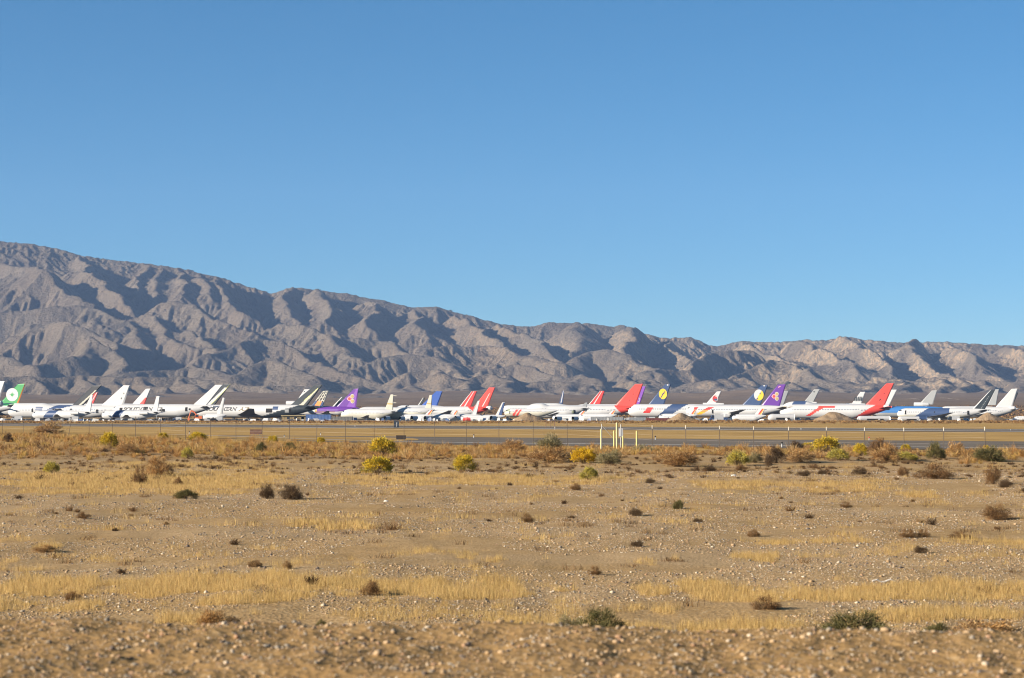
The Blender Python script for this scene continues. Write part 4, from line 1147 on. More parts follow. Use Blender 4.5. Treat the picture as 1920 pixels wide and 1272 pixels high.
plane('right-hand beige jet with gold band on its fin, before a blue tail', 716, 815, 764, 787, 1020, fin=[(797, 766), (805.5, 741), (810.3, 741), (809, 768)], fc=GB, body=lambda u, z: 'cream' if z < .2 else 'white', group='gold-banded jets', cat='jet', wc='grey')
plane('white airliner with plain royal blue tail', 738, 834, 760, 782, 1130, fin=[(790, 761), (818, 734), (830, 734), (820, 762)], fc=lambda u, v: 'blue', eng=0,
      doors=[(763, 766, 760.8, 767, 'hole'), (766, 768, 760.2, 762.5, 'hole')])
plane('white and black tail sliver left of the royal blue tail', 700, 800, 764, 778, 1190, fin=[(783, 761), (793, 746), (797, 746), (790, 762)], fc=lambda u, v: 'white' if u < .3 else 'dark', stab=False, farwing=False)
RT = lambda u, v: 'white' if abs(u - .45) < .05 or u < .07 else ('wine' if (u > .85 and v > .6) else 'red')
plane('airliner with dark red white-striped tail, just left of the first coral red tail', 760, 893, 763, 779, 1215, fin=[(862, 762), (884, 734.5), (894.5, 734), (883, 763)], fc=RT, body=lambda u, z: 'orange' if .72 < u < .79 and z > 0 else 'white')
plane('white airliner with red rear belly, leftmost of the three coral red tails', 770, 920, 762.5, 781, 1120, fin=[(888, 764), (917, 727), (928.5, 727), (914, 764)], fc=lambda u, v: 'white' if abs(u - .62) < .03 and .1 < v < .72 else 'coral', eng=0,
      body=lambda u, z: 'coral' if u > .80 - .08 * z else 'white', barrel=(913, 922.5, 761.5, 770), stabc='wine')
CT = 'small stripped jets with leaning fins'
plane('small white jet with leaning pale fin in front of the left coral red tail', 846, 902, 777, 789, 985, fin=[(884, 776), (895.5, 752), (900, 751.5), (894, 777)], fc=lambda u, v: 'white' if u > .25 else 'lgrey', group=CT, cat='jet', stab=False)
plane('small white jet with fin half white and half dark blue', 880, 947, 778, 789.5, 985, fin=[(930, 778), (941.5, 755), (947, 754.5), (942, 778)], fc=lambda u, v: 'white' if u < .42 else ('navy' if v < .95 else 'lgrey'), group=CT, cat='jet', stab=False)
plane('small white jet with red wedge by its nose, below the leftmost coral tail', 862, 936, 779.5, 790.5, 960, fin=None, body=lambda u, z: 'coral' if .10 < u < .20 and z < .3 else 'wine' if .2 < u < .3 and z < .5 - 3 * (u - .2) else 'slate' if .62 < u < .72 and z < .1 else 'white', group=CT, cat='jet', nearwing=False, farwing=False)
IB = lambda u, v: 'wine' if .42 < u < .66 and v > .55 else 'red' if .42 < u < .66 and v > .4 else 'orange' if .42 < u < .74 and v > .2 else 'yellow' if .42 < u < .80 and v > .02 else ('wine' if .66 <= u < .85 and v > .62 else 'orange' if .66 <= u < .85 and v > .3 else 'white')
IG = 'small jets with red and yellow tail stripes'
for nm, no, ta, tp, bt, fn in (
    ('leftmost of the small jets with red, orange and yellow fin stripes', 752, 812, 777, 790, [(793, 781), (806, 769), (812.5, 770), (806, 782)]),
    ('small jet with red and yellow fin stripe just left of the left coral tail', 800, 862, 777, 790, [(843, 782), (853.5, 770), (859.5, 770.5), (853, 783)]),
    ('small jet with red and yellow fin stripe right of the first dirt pile', 1036, 1099, 777, 790, [(1079, 782), (1091.5, 771), (1098, 771), (1091, 783)]),
    ('small jet with red and yellow fin stripe above the grey corrugated container', 1086, 1156, 776, 789, [(1135, 782), (1148.5, 770), (1155, 770.5), (1147, 783)]),
    ('small jet with red and yellow fin stripe behind the middle dirt pile', 1235, 1307, 776, 789, [(1286, 782), (1299.5, 768), (1306, 768.5), (1299, 783)]),
    ('small jet with red and yellow fin stripe, below the deep purple tail', 1372, 1436, 777, 790.5, [(1411, 781), (1425, 766.5), (1434.5, 767), (1427, 782)])):
    plane(nm, no, ta, tp, bt, 970 + (no % 3) * 8, fin=fn, fc=IB, group=IG, cat='jet', stab=False, nearwing=False, farwing=False, eng='rear' if no % 2 else 0)
plane('grey airliner with two red slashes by its nose, behind the left dirt pile', 946, 1046, 766.5, 782, 1050, fin=None, body=lambda u, z: 'coral' if (.20 + .05 * z < u < .245 + .05 * z or .27 + .05 * z < u < .31 + .05 * z) and abs(z) < .75 else 'primer' if u < .12 and z > .2 else 'cream' if z < .3 else 'white', doors=[(957.5, 959, 771, 776.5, 'hole')], nearwing=False, stab=False)
plane('white jumbo jet with grey slash and small grey fin, behind the leftmost mound', 984, 1103, 760.5, 784, 1100, fin=[(1087, 768), (1096.5, 755.5), (1101.5, 755), (1100, 768)], fc=lambda u, v: 'grey', hump=1, eng=0,
      body=lambda u, z: 'grey' if .285 + .035 * z < u < .345 + .035 * z and -.75 < z < .5 else 'white', doors=[(1075, 1078, 770, 775.5, 'primer'), (1078, 1081, 769, 775.5, 'hole')])
plane('white airliner with coral red tail and purple edge behind it, right of centre', 984, 1200, 760, 783, 1155, fin=[(1150, 764), (1191, 720.5), (1206, 720), (1191, 764)], hump=1, fc=lambda u, v: 'hole' if (abs(u - .55) < .03 and (abs(v - .36) < .03 or abs(v - .6) < .02)) else 'coral', eng=4,
      body=lambda u, z: 'coral' if u > .83 - .05 * z else 'white', barrel=(1188, 1199.5, 758.5, 768.5), stabc='wine')
plane('airliner with narrow purple tail peeping from behind the coral tail right of centre', 1080, 1206, 761, 779, 1290, fin=[(1180, 762), (1203, 725), (1211, 725), (1199, 760)], fc=lambda u, v: 'violet', emblem={'tail_emblem': [('white', circle(1197.5, 750, 2.6, 4, 12)), ('violet', circle(1197.2, 750, 1.9, 3.1, 12))]})
plane('airliner with bright red white-striped tail, just left of the middle coral tail', 1000, 1135, 760, 778, 1290, fin=[(1105, 757), (1125, 733.5), (1134, 733.5), (1126, 757)], fc=RT, body=lambda u, z: 'red' if u > .95 else 'white', stabc='red')
plane('far airliner with thin dark blue and white tail, above the white jumbo', 940, 1058, 760, 775, 1400, fin=[(1048, 758), (1055, 733), (1058, 733), (1055, 758)], fc=lambda u, v: 'white' if abs(u - .5) < .15 and v > .2 else 'navy')
def crane_bird(cx, cy):
    return [('navy', [(cx - 5.5, cy + 8.5), (cx - 1, cy - .5), (cx + .6, cy + .8), (cx - 4.2, cy + 9)]), ('navy', [(cx - 1.5, cy + 1), (cx + 2.5, cy - 4.6), (cx + 3.6, cy - 3.6), (cx, cy + 2)]), ('navy', [(cx - 2.5, cy + .4), (cx + 1.6, cy - 1.6), (cx + 2.4, cy), (cx - 1.5, cy + 2.2)])]
plane('airliner with blue tail bearing a yellow disc with a dark bird', 1075, 1262, 758, 778, 1215, fin=[(1217, 757), (1247, 721), (1258, 720.5), (1246, 757)], fc=lambda u, v: 'slate',
      emblem={'bird_emblem': [('navy', circle(1243.2, 739, 8.2, 10.6, 24)), ('yellow', circle(1243.2, 739, 7.6, 9.9, 24))] + crane_bird(1243.6, 738.5), 'marking': [('white', circle(1252, 722.3, 1.6, 1.5, 10))]})
plane('white airliner with broad blue band round its forward body, behind the middle dirt pile', 1178, 1350, 758, 783, 1110, fin=None, body=lambda u, z: 'slate' if .405 + .085 * z < u < .555 + .11 * z else ('red' if .20 + .05 * z < u < .27 + .06 * z and -.35 < z < .5 else 'white'), stab=False, eng=0, nearwing=False)
plane('white trijet with red and blue round emblem on its fin', 1215, 1362, 759, 777, 1240, fin=[(1324, 757), (1344, 734.5), (1352, 734), (1342, 758)], centre=(1318, 1357, 755.5, 760.5), group='trijets with an engine in the tail', cat='trijet',
      emblem={'round_emblem': [('wine', circle(1341.2, 747.8, 5.2, 5.8, 20)), ('white', circle(1342.6, 747.8, 4.0, 4.6, 18)), ('red', circle(1341.6, 747.8, 3.4, 3.9, 14, math.pi, 2 * math.pi)), ('slate', circle(1342, 747.8, 3.4, 3.9, 14, 0, math.pi))]})
plane('white airliner with red and gold slashes near its nose, behind a dark blue truck', 1286, 1478, 760, 781.5, 1075, fin=None, eng=2,
      body=lambda u, z: ('red' if z > .25 else 'orange' if z > -.25 else 'yellow') if (.07 + .045 * z < u < .105 + .045 * z or .17 + .10 * z < u < .225 + .10 * z) and -.7 < z < .6 else 'white',
      doors=[(1337, 1340, 768.5, 775.5, 'hole')], stabc='gold')
plane('airliner with blue tail bearing a half white half yellow disc', 1255, 1442, 759, 779, 1215, fin=[(1392, 759), (1428, 723), (1440, 722.5), (1427, 758)], fc=lambda u, v: 'slate',
      emblem={'disc_emblem': [('white', circle(1422.8, 741, 9, 10.4, 26)), ('yellow', circle(1422.8, 741, 9, 10.4, 16, -.9, 2.2)), ('navy', [(1418, 750), (1419, 747), (1421.5, 745.5), (1421, 749)]), ('navy', [(1424, 739), (1425.5, 736.5), (1427, 737.2), (1425.4, 740)])],
              'marking': [('white', circle(1433, 723.7, 1.7, 1.3, 10))]})
plane('airliner with deep purple tail and flower emblem, right of the half yellow disc', 1330, 1472, 760, 780, 1140, fin=[(1427, 761), (1459, 721.5), (1473.5, 721), (1462, 762)], fc=lambda u, v: 'purple', stabc='purple', farwing=False, nearwing=False,
      body=lambda u, z: 'purple' if u > .62 else 'white', emblem={'flower_emblem': orchid(1454.5, 743.5, 1.1), 'marking': [('pink', [(1459, 726), (1463, 723.6), (1464, 725), (1460, 727.4)])]})
plane('airliner with bare grey fin right behind the deep purple tail', 1360, 1480, 761, 778, 1290, fin=[(1452, 758), (1470, 733), (1479, 733), (1470, 758)], fc=lambda u, v: 'grey' if u > .3 else 'lgrey')
plane('white jumbo with blue forward body and red stripe, left of the right coral tail', 1462, 1640, 757, 784, 1180, fin=None, hump=1, eng=4, stab=False, farwing=False,
      body=lambda u, z: 'slate' if .115 + .03 * z < u < .25 + .03 * z and z > -.9 else 'white')
plane('white trijet with spotted pale grey fin, above the blue-fronted jumbo', 1395, 1532, 759, 777, 1250, fin=[(1505, 757), (1526.5, 730.5), (1537.5, 730), (1524, 757)], centre=(1496, 1531, 753.2, 757.8), fc=lambda u, v: 'lgrey', group='trijets with an engine in the tail', cat='trijet', eng=0,
      emblem={'marking': [('hole', circle(1526.5, 735, 1.3, 1.3, 10))]})
plane('white airliner with long red sweep rising into a coral tail, on the right', 1464, 1672, 758.5, 785, 1105, fin=[(1622, 760), (1662, 719.5), (1676.5, 719), (1658, 762)], fc=lambda u, v: 'hole' if (abs(u - .57) < .03 and (abs(v - .36) < .035 or abs(v - .61) < .02)) else 'coral',
      body=lambda u, z: 'coral' if (z < -.98 + (u - .66) * 9.5 and u > .66 and u > .70 + .06 * z) or (.30 + .10 * z < u < .345 + .11 * z and -.6 < z < .62) or (.35 < u < .50 and .50 < z < .74) else 'white', stabc='wine', eng=0,
      barrel=(1657, 1669, 759, 769.5), nearwing=False, text=None)
plane('airliner with plain white tail right behind the right coral tail', 1560, 1690, 762, 779, 1250, fin=[(1647, 762), (1670, 731), (1682, 731), (1666, 763)], fc=lambda u, v: 'white' if v > .1 else 'lgrey')
def globe(u, v):
    return 'white'
gl = []
for k in range(5): gl.append(('dark', [(1602.5 + k * 3.2, 744.2), (1603.9 + k * 3.2, 744.2), (1602.9 + k * 3.2, 752), (1601.5 + k * 3.2, 752)]))
for k in range(4): gl.append(('dark', [(1602.5, 744.4 + k * 2.3), (1617, 744.4 + k * 2.3), (1616.6, 745.2 + k * 2.3), (1602.2, 745.2 + k * 2.3)]))
plane('white trijet with black grid globe on its fin', 1480, 1622, 760, 778, 1255, fin=[(1597, 757), (1613, 735.5), (1622.5, 735), (1615, 757)], centre=(1586, 1622, 756.4, 760.2), fc=lambda u, v: 'white', emblem={'globe_emblem': gl}, group='trijets with an engine in the tail', cat='trijet')
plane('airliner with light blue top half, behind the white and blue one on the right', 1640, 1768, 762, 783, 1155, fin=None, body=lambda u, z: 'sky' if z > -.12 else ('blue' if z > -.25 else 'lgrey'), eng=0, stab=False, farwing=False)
plane('pale trijet with plain grey-white fin and boxy tail engine above a blue fuselage', 1628, 1760, 764, 780, 1240, fin=[(1726, 755), (1747, 732.5), (1757.5, 732), (1750, 756)], centre=(1713.5, 1741, 754.6, 763), fc=lambda u, v: 'lgrey', group='trijets with an engine in the tail', cat='trijet',
      emblem={'marking': []} and None)
plane('white airliner with blue middle band, row of windows and dark lettered tail, right foreground', 1682, 1852, 765.5, 785.5, 1050, fin=[(1825, 765), (1857, 731.5), (1865.5, 732), (1846, 768)], eng=0, stabc='dark',
      fc=lambda u, v: 'white' if (u < .12) else ('lgrey' if (abs(u - .66 + .12 * v) < .035 and int(v * 26) % 2 and v < .75) else 'dark'),
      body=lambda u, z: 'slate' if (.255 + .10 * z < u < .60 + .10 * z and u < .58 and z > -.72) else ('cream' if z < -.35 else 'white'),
      doors=[(1697.3, 1700.3, 769.8, 777.2, 'hole'), (1752.5, 1753.8, 771.5, 774.5, 'hole'), (1814, 1817.6, 770.5, 777.8, 'hole')])
plane('airliner with notched pale grey fin between the dark tail and the last white tail', 1760, 1872, 762, 778, 1290, fin=[(1853, 757), (1866, 730.5), (1873, 730), (1868, 757)], fc=lambda u, v: 'lgrey')
plane('airliner with big white tail near the right border, grey wing lowered behind it', 1780, 1906, 763.5, 783, 1130, fin=[(1866, 764), (1896.5, 729.5), (1908, 729), (1897, 765)], fc=lambda u, v: 'white', body=lambda u, z: 'lgrey' if z < -.3 else 'white', barrel=(1893, 1904, 762, 769))
plane('airliner with black tail edge right behind the last white tail', 1785, 1908, 764, 779, 1215, fin=[(1880, 764), (1902, 736), (1909.5, 736), (1897, 764)], fc=lambda u, v: 'dark')
plane('low white jet entering from the right border behind the last dirt pile', 1901, 1990, 780.5, 788.5, 1000, fin=None, group=SM, cat='jet', nearwing=False)
plane('small white jet with upright winglet-like fin right of the orange excavator', 380, 425, 776, 788, 1000, fin=[(407, 777), (418, 745.5), (422, 747), (416, 784)], fc=lambda u, v: 'white' if u < .6 else 'lgrey', group=SM, cat='jet', eng=2, stab=False)
# ---------------------------------------------------------------- dirt piles, containers, plant
def dirt_pile(px0, px1, ptop, pbase, D, label, peak=.45):
    x0, x1 = (px0 - 960) / F * D, (px1 - 960) / F * D; hgt = H - (ptop - YH) / F * D
    cx = x0 + (x1 - x0) * peak; wl, wr = (cx - x0), (x1 - cx)
    n = 60; V = []; Fc = []
    g = np.linspace(-1.15, 1.15, n); gx, gy = np.meshgrid(g, g)
    X = np.where(gx < 0, gx * wl, gx * wr); Y = gy * (wl + wr) * .42
    r = np.hypot(gx, gy)
    z = np.clip(1 - r, 0, 1) ** 1.0; z = np.where(r < .16, 1 - .16 - (r ** 2) / .32 + .08, z)
    z = z * hgt * 1.09 + .35 * fbm(X / 4 + px0, Y / 4, 4, 3) * smooth01((1.1 - r) / .3) - .25 * (r > 1.0)
    idx = np.arange(n * n).reshape(n, n)
    f = np.stack([idx[:-1, :-1], idx[:-1, 1:], idx[1:, 1:], idx[1:, :-1]], -1).reshape(-1, 4)
    o = mesh('dirt_pile', np.stack([X, Y, z], -1).reshape(-1, 3), f, mat('pile_dirt', (0.30, 0.215, 0.13), .95, noise=(.5, .8, (0.22, 0.155, 0.095)), bump=(2.0, .4), spec=.1), None, None, True, (cx, D, 0))
    return tag(o, label, 'dirt pile', 'heaps of earth in front of the aircraft')
dirt_pile(955, 1030, 774.2, 789, 880, 'brown earth mound with dark right slope, leftmost of the four piles', .46)
dirt_pile(1246, 1316, 774.6, 790, 880, 'earth mound behind the maroon containers, second pile from the left', .42)
dirt_pile(1516, 1616, 772.6, 791, 860, 'largest earth mound, in front of the long red sweep, third from the left', .46)
dirt_pile(1822, 1892, 773.8, 791, 860, 'steep earth mound near the right border, in front of the last white tail', .40)
dirt_pile(1364, 1404, 785.5, 791.5, 850, 'very low flat earth mound between the middle and the largest pile', .4)

def px_box(name, px0, px1, pt, pb, D, depth, m, label, cat, group=None, parts=None):
    """container-like body with ribs; parts add details"""
    x0, x1 = (px0 - 960) / F * D, (px1 - 960) / F * D; z1, z0 = H - (pt - YH) / F * D, max(H - (pb - YH) / F * D, 0)
    z0 = min(z0, .3); w_ = x1 - x0
    r = empty(name, ((x0 + x1) / 2, D, 0), 0); tag(r, label, cat, group)
    b = MB(); n = max(int(w_ / .6), 4)
    b.box(-w_ / 2, w_ / 2, 0, depth, z0, z1)
    for k in range(n): b.box(-w_ / 2 + w_ * (k + .2) / n, -w_ / 2 + w_ * (k + .7) / n, -.05, 0.002, z0 + .12, z1 - .12)
    b.build('body', m, r)
    f = MB()
    for s in (-1, 1): f.box(s * w_ / 2 - .1, s * w_ / 2 + .1, -.09, depth + .09, z0 - .02, z1 + .06)
    f.box(-w_ / 2, w_ / 2, -.08, .0, z1 - .1, z1 + .05); f.box(-w_ / 2, w_ / 2, -.08, .0, z0 - .02, z0 + .12)
    f.build('frame', m, r)
    return r, w_, z0, z1
CG = 'containers and sheds along the field edge'
MG = mat('galvanised_steel', (0.36, 0.38, 0.39), .5, .3, noise=(.8, .5, (.28, .29, .30)))
MM = mat('maroon_steel', (0.17, 0.048, 0.042), .6, noise=(.7, .6, (.11, .05, .045)))
px_box('container', 1108, 1168, 782.2, 790, 905, 2.5, MG, 'long grey corrugated container in front of the coral tail right of centre', 'container', CG)
px_box('container', 1180, 1210, 783.0, 790, 905, 2.5, MG, 'short grey container right of the long grey corrugated one', 'container', CG)
px_box('container', 1212, 1266, 784.4, 790.5, 890, 2.5, MM, 'long maroon container, left one of the two at the middle dirt pile', 'container', CG)
px_box('container', 1271, 1296, 784.9, 790.5, 884, 2.5, MM, 'short maroon container, right one at the foot of the middle dirt pile', 'container', CG)
px_box('container', 574, 620, 777.8, 789, 930, 3.5, mat('blue_steel', (0.075, 0.15, 0.36), .6, noise=(.6, .7, (.16, .22, .36))), 'faded blue container beneath the purple airliner', 'container', CG)
px_box('shed', 622, 660, 781.5, 789, 930, 4, mat('grey_slats', (0.21, 0.20, 0.18), .8, noise=(1.2, .6, (.13, .13, .12))), 'low grey shed of upright slats right of the blue container', 'shed', CG)
r, w_, z0, z1 = px_box('shed', 529, 576, 780.8, 789, 950, 5, mat('ochre_boards', (0.34, 0.25, 0.12), .8, noise=(.8, .6, (.24, .18, .10))), 'long low ochre building left of the blue container', 'building', CG)
b = MB(); b.box(-w_ / 2 - .4, w_ / 2 + .4, -.6, 5.6, z1 + .06, z1 + .5); b.build('roof', mat('ochre_roof', (0.36, 0.28, 0.15), .8), r)
b = MB()
for k in range(3): b.box(-w_ * .3 + k * 3.2, -w_ * .3 + k * 3.2 + 1.1, -.10, -.052, .9, 1.9)
b.build('window', P('glass'), r)
b = MB(); b.box(w_ * .28, w_ * .28 + 1.0, -.10, -.052, .1, 2.1); b.build('door', P('bare'), r)
r, w_, z0, z1 = px_box('container', 660, 668, 783.2, 789, 940, 2.4, MG, 'small pale container at the right end of the grey slatted shed', 'container', CG)

def cabin(px0, px1, pt, pb, D, label, bluepart=None):
    x0, x1 = (px0 - 960) / F * D, (px1 - 960) / F * D; z1 = H - (pt - YH) / F * D; w_ = x1 - x0
    r = empty('fuselage_section', (x0, D, 0), 0); tag(r, label, 'fuselage section', 'cut airliner sections on the ground')
    R_ = (z1 - .1) / 2; n = 30; sg = 28; V = []; Fc = []; mi = []
    for i in range(n + 1):
        x = w_ * i / n; q = min(1, x / (1.6 * R_)); f = math.sqrt(1 - (1 - q) ** 2) ** .7 if q < 1 else 1
        for k in range(sg):
            t = 2 * math.pi * k / sg; V.append((x, R_ - math.sin(t) * R_ * max(f, .05), .1 + R_ * (1 - .15 * (1 - f)) + math.cos(t) * R_ * max(f, .05)))
    for i in range(n):
        for k in range(sg):
            a = i * sg + k; b = i * sg + (k + 1) % sg; z = (math.cos(2 * math.pi * (k + .5) / sg)); u = i / n
            key = 1 if (bluepart and bluepart[0] < u < bluepart[1]) else 0
            Fc.append((a, a + sg, b + sg, b)); mi.append(key)
    Fc.append(tuple(range(n * sg, n * sg + sg))); mi.append(2)
    mesh('skin', V, Fc, [P('white'), P('slate'), P('hole')], r, mi, smooth=True)
    b = MB(); b.box(w_ * .30, w_ * .80, -.05, .25, R_ * .55, R_ * 1.05); b.build('window_opening', P('hole'), r)
    b = MB(); b.box(w_ * .64, w_ * .70, -.09, -.055, R_ * .6, R_ * 1.0); b.box(w_ * .02, w_ * .98, -.12, -.02, R_ * .30, R_ * .36); b.build('panel', P('white'), r)
    return r
cabin(1607, 1668, 780.2, 791, 900, 'white nose section with a long dark window slot under the right coral tail')
cabin(1683, 1738, 781.2, 792, 900, 'white nose section with slot opening and blue end, below the windowed white airliner', (.72, 1))
cabin(1440, 1490, 776.5, 791, 905, 'pale grey cut body section with a dark doorway below the deep purple tail')

def ring_section(px, pt, D, wpx, label, dark='hole'):
    s = F / D; x = (px - 960) / F * D; z1 = H - (pt - YH) / F * D; R_ = (z1 - .05) / 2; L = wpx / s
    r = empty('fuselage_section', (x, D, 0), math.radians(35)); tag(r, label, 'fuselage section', 'cut airliner sections on the ground')
    b = MB(); b.tube((0, 0, R_), (L, 0, R_), R_, R_, 22, 0, False); b.tube((.02, 0, R_), (L - .02, 0, R_), R_ * .93, R_ * .93, 22, 1, False)
    b.build('skin', [P('white'), P(dark)], r)
    b = MB(); b.box(.3, L - .3, -R_ * .8, R_ * .8, R_ * .55, R_ * .63); b.build('cabin_floor', P('primer'), r)
    b = MB(); b.tube((L * .5, 0, R_), (L * .56, 0, R_), R_ * .92, R_ * .92, 22, 0); b.build('bulkhead', P('hole'), r)
    return r
for k, (px, pt, wd, lb) in enumerate(((722, 780, 9, 'open white fuselage ring left of the dark bin, below the first gold-banded fin'), (750, 780.5, 9, 'open white fuselage ring just right of the dark bin'), (772, 779.5, 11, 'open white fuselage ring between two gold-banded fins'),
        (797, 780, 10, 'open white fuselage ring below the right gold-banded fin'), (854, 780, 9, 'open white fuselage ring under the pair of leaning fins'), (921, 779.5, 9, 'open white fuselage ring below the dark blue and white fin'),
        (1042, 781, 12, 'open white fuselage ring right of the leftmost dirt pile'), (1074, 781, 10, 'open white fuselage ring left of the grey corrugated container'))):
    ring_section(px, pt, 925 + k % 3 * 9, wd, lb)

# excavator
D = 950; r = empty('excavator', ((372 - 960) / F * D, D, 0), 0); tag(r, 'orange excavator with raised bent boom tearing at an aircraft', 'excavator')
OR = mat('excavator_orange', (0.70, 0.17, 0.06), .5, noise=(2, .5, (.5, .15, .07))); DK = mat('tyre_rubber', (0.02, 0.02, 0.02), .9)
for s in (-1, 1):
    b = MB(); b.prism([(-1.5, .15), (1.6, .15), (1.9, .5), (1.6, .9), (-1.5, .9), (-1.8, .5)], s * 1.2 - .3, s * 1.2 + .3); b.build('track', DK, r)
b = MB(); b.box(-1.4, 1.9, -1.3, 1.3, .95, 1.5); b.box(.4, 1.9, -1.3, 1.3, 1.5, 2.3); b.build('body', OR, r)
b = MB(); b.prism([(-1.2, 1.5), (.2, 1.5), (.2, 3.0), (-.9, 3.0), (-1.2, 2.3)], -1.25, -.2); c_ = b.build('cab', OR, r)
b = MB(); b.prism([(-1.05, 1.8), (.05, 1.8), (.05, 2.8), (-.85, 2.8), (-1.05, 2.3)], -1.29, -1.26); b.build('cab_window', P('glass'), c_)
b = MB(); b.tube((-.2, .3, 1.6), (-1.6, .3, 3.9), .34, .34, 6); b.tube((-1.6, .3, 3.9), (-3.4, .3, 4.6), .34, .28, 6); b.tube((-.1, .3, 2.2), (-1.7, .3, 4.3), .12, .12, 6); b.build('boom', OR, r)
b = MB(); b.tube((-3.2, .3, 4.8), (-4.3, .3, 1.4), .26, .2, 6); b.tube((-2.2, .3, 4.7), (-3.3, .3, 5.0), .1, .1, 6); b.build('stick', OR, r)
b = MB(); b.prism([(-4.5, 1.5), (-3.9, 1.5), (-3.7, .6), (-4.3, .2), (-4.8, .8)], -.2, .8); b.build('bucket', OR, r)

# loose panels and wreckage strewn on the apron
n = 900
D_ = rng.uniform(865, 1000, n); X_ = rng.uniform(-1, 1, n) * D_ * .25
prof_ = np.clip(.55 + .8 * fbm(X_ / 22, D_ / 60, 3, 12), .1, 1); k_ = rng.random(n) < prof_
b = MB()
for x, y in zip(X_[k_], D_[k_]):
    s = rng.uniform(.4, 1.8); h = rng.uniform(.3, 1.6); a = rng.uniform(0, 3.14); t = rng.uniform(-.5, .5) * h
    ca, sa = math.cos(a) * s, math.sin(a) * s; m_ = int(rng.choice(5, p=[.26, .16, .2, .28, .1])); q = rng.uniform(.2, .7)
    vs = [(x - ca, y - sa, 0), (x + ca, y + sa, 0), (x + ca * q, y + sa * q + q, h), (x - ca * .8, y - sa * .8 + q, h + t * .6), (x, y + 1.2 * s, 0)]
    b.add(vs, [(0, 1, 2, 3), (1, 4, 2), (4, 0, 3), (4, 3, 2)], m_)
tag(b.build('wreckage_scraps', [P('white'), P('bare'), P('grey'), P('dark'), P('slate')]), kind='stuff')

# vehicles and ground kit between the aircraft
def van(px, D, wpx, key, label, cat='truck', box=True):
    s = F / D; L = wpx / s; x = (px - 960) / F * D; hgt = L * .42
    r = empty('service_truck', (x, D, 0), 0); tag(r, label, cat, 'service vehicles beside the aircraft')
    b = MB(); b.prism([(0, .45), (0, 1.2), (L * .08, 1.3), (L * .16, hgt), (L * .32, hgt), (L * .32, .45)], -.95, .95); b.build('cab', P(key), r)
    b = MB(); b.box(L * .34, L, -1.05, 1.05, .6, hgt * (1.15 if box else .6)); b.box(L * .05, L, -.5, .5, .4, .62); b.build('cargo_box', P('white' if box else 'grey'), r)
    b = MB(); b.prism([(L * .10, 1.35), (L * .17, hgt - .1), (L * .29, hgt - .1), (L * .29, 1.35)], -.98, -.955); b.build('window', P('glass'), r)
    for wx_ in (.15, .78):
        for sy in (-1, 1):
            b = MB(); b.tube((L * wx_, sy * .75, .42), (L * wx_, sy * 1.0, .42), .42, .42, 14); b.build('wheel', DK, r)
for a in ((1330, 955, 26, 'navy', 'dark blue truck with pale load right of the middle dirt pile'), (1170, 930, 14, 'bare', 'small grey truck between the two grey containers'), (402, 945, 16, 'white', 'white truck just right of the orange excavator'),
          (1776, 930, 22, 'dark', 'dark truck under the wing of the windowed white airliner'), (130, 955, 18, 'white', 'white truck under the left small jet with blue band'), (22, 950, 20, 'bare', 'grey truck near the left border below the green tail'), (325, 950, 16, 'slate', 'blue truck left of the orange excavator'), (1212, 960, 16, 'bare', 'grey truck behind the left end of the maroon container')):
    van(*a)

# ---------------------------------------------------------------- fence
posts = [(5, 781, 817), (44, 782, 817), (129, 783, 817), (168, 782, 818), (211, 782, 818), (254.5, 781.5, 818), (301, 782, 820), (348, 785, 818), (394.5, 785, 820), (443, 785, 820), (492, 785, 820), (543, 786, 824), (594, 786, 824), (647.5, 787, 826), (702, 788, 828), (758, 789, 828),
         (815.5, 789, 828), (874.5, 789, 830), (935.5, 788, 830), (999.5, 789, 822), (1063.5, 788, 832), (1223.5, 798, 838), (1285.5, 798, 838), (1349, 799, 842), (1412.5, 800, 844), (1477.5, 801, 845), (1548.7, 801, 846), (1620.4, 802, 847), (1694, 802.5, 848), (1768.5, 802, 849), (1846.5, 801, 850)]
# true line of the fence: inverse distance grows evenly across the picture
invL, invR = 1 / 246.0, 1 / 179.5
fence = empty('wire_fence', (0, 200, 0)); tag(fence, 'long wire fence on thin dark steel posts between the scrub and the taxiway', 'fence')
FM = mat('post_steel', (0.075, 0.06, 0.05), .7, .3, noise=(3, .5, (.14, .10, .07))); FW = mat('fence_wire', (0.17, 0.15, 0.13), .6, .6); FT = mat('post_cap', (0.55, 0.50, 0.40), .6)
tops = []
for i, (px, pt, pb) in enumerate(posts):
    D = 1 / (invL + (invR - invL) * px / 1920); X = (px - 960) / F * D
    zt = H - (pt - YH) / F * D; zg = float(zground(X, D)); lean = .35 if px == 129 else random.uniform(-.04, .04)
    b = MB(); b.tube((X - fence.location.x, D - 200, zg - .1), (X + lean, D - 200, zt), .030, .026, 6); b.build('post', FM, fence)
    if px > 1200: b = MB(); b.tube((X + lean, D - 200.0, zt - .30), (X + lean, D - 200.0, zt + .02), .040, .040, 6); b.build('post_cap', FT, fence)
    tops.append(Vector((X + lean, D - 200, zt)))

for lv in (.05, .45, .9, 1.35):
    b = MB()
    for p, q in zip(tops[:-1], tops[1:]):
        b.tube(p - Vector((0, 0, lv)), q - Vector((0, 0, lv)), .006, .006, 4, cap=False)
    b.build('wire', FW, fence)

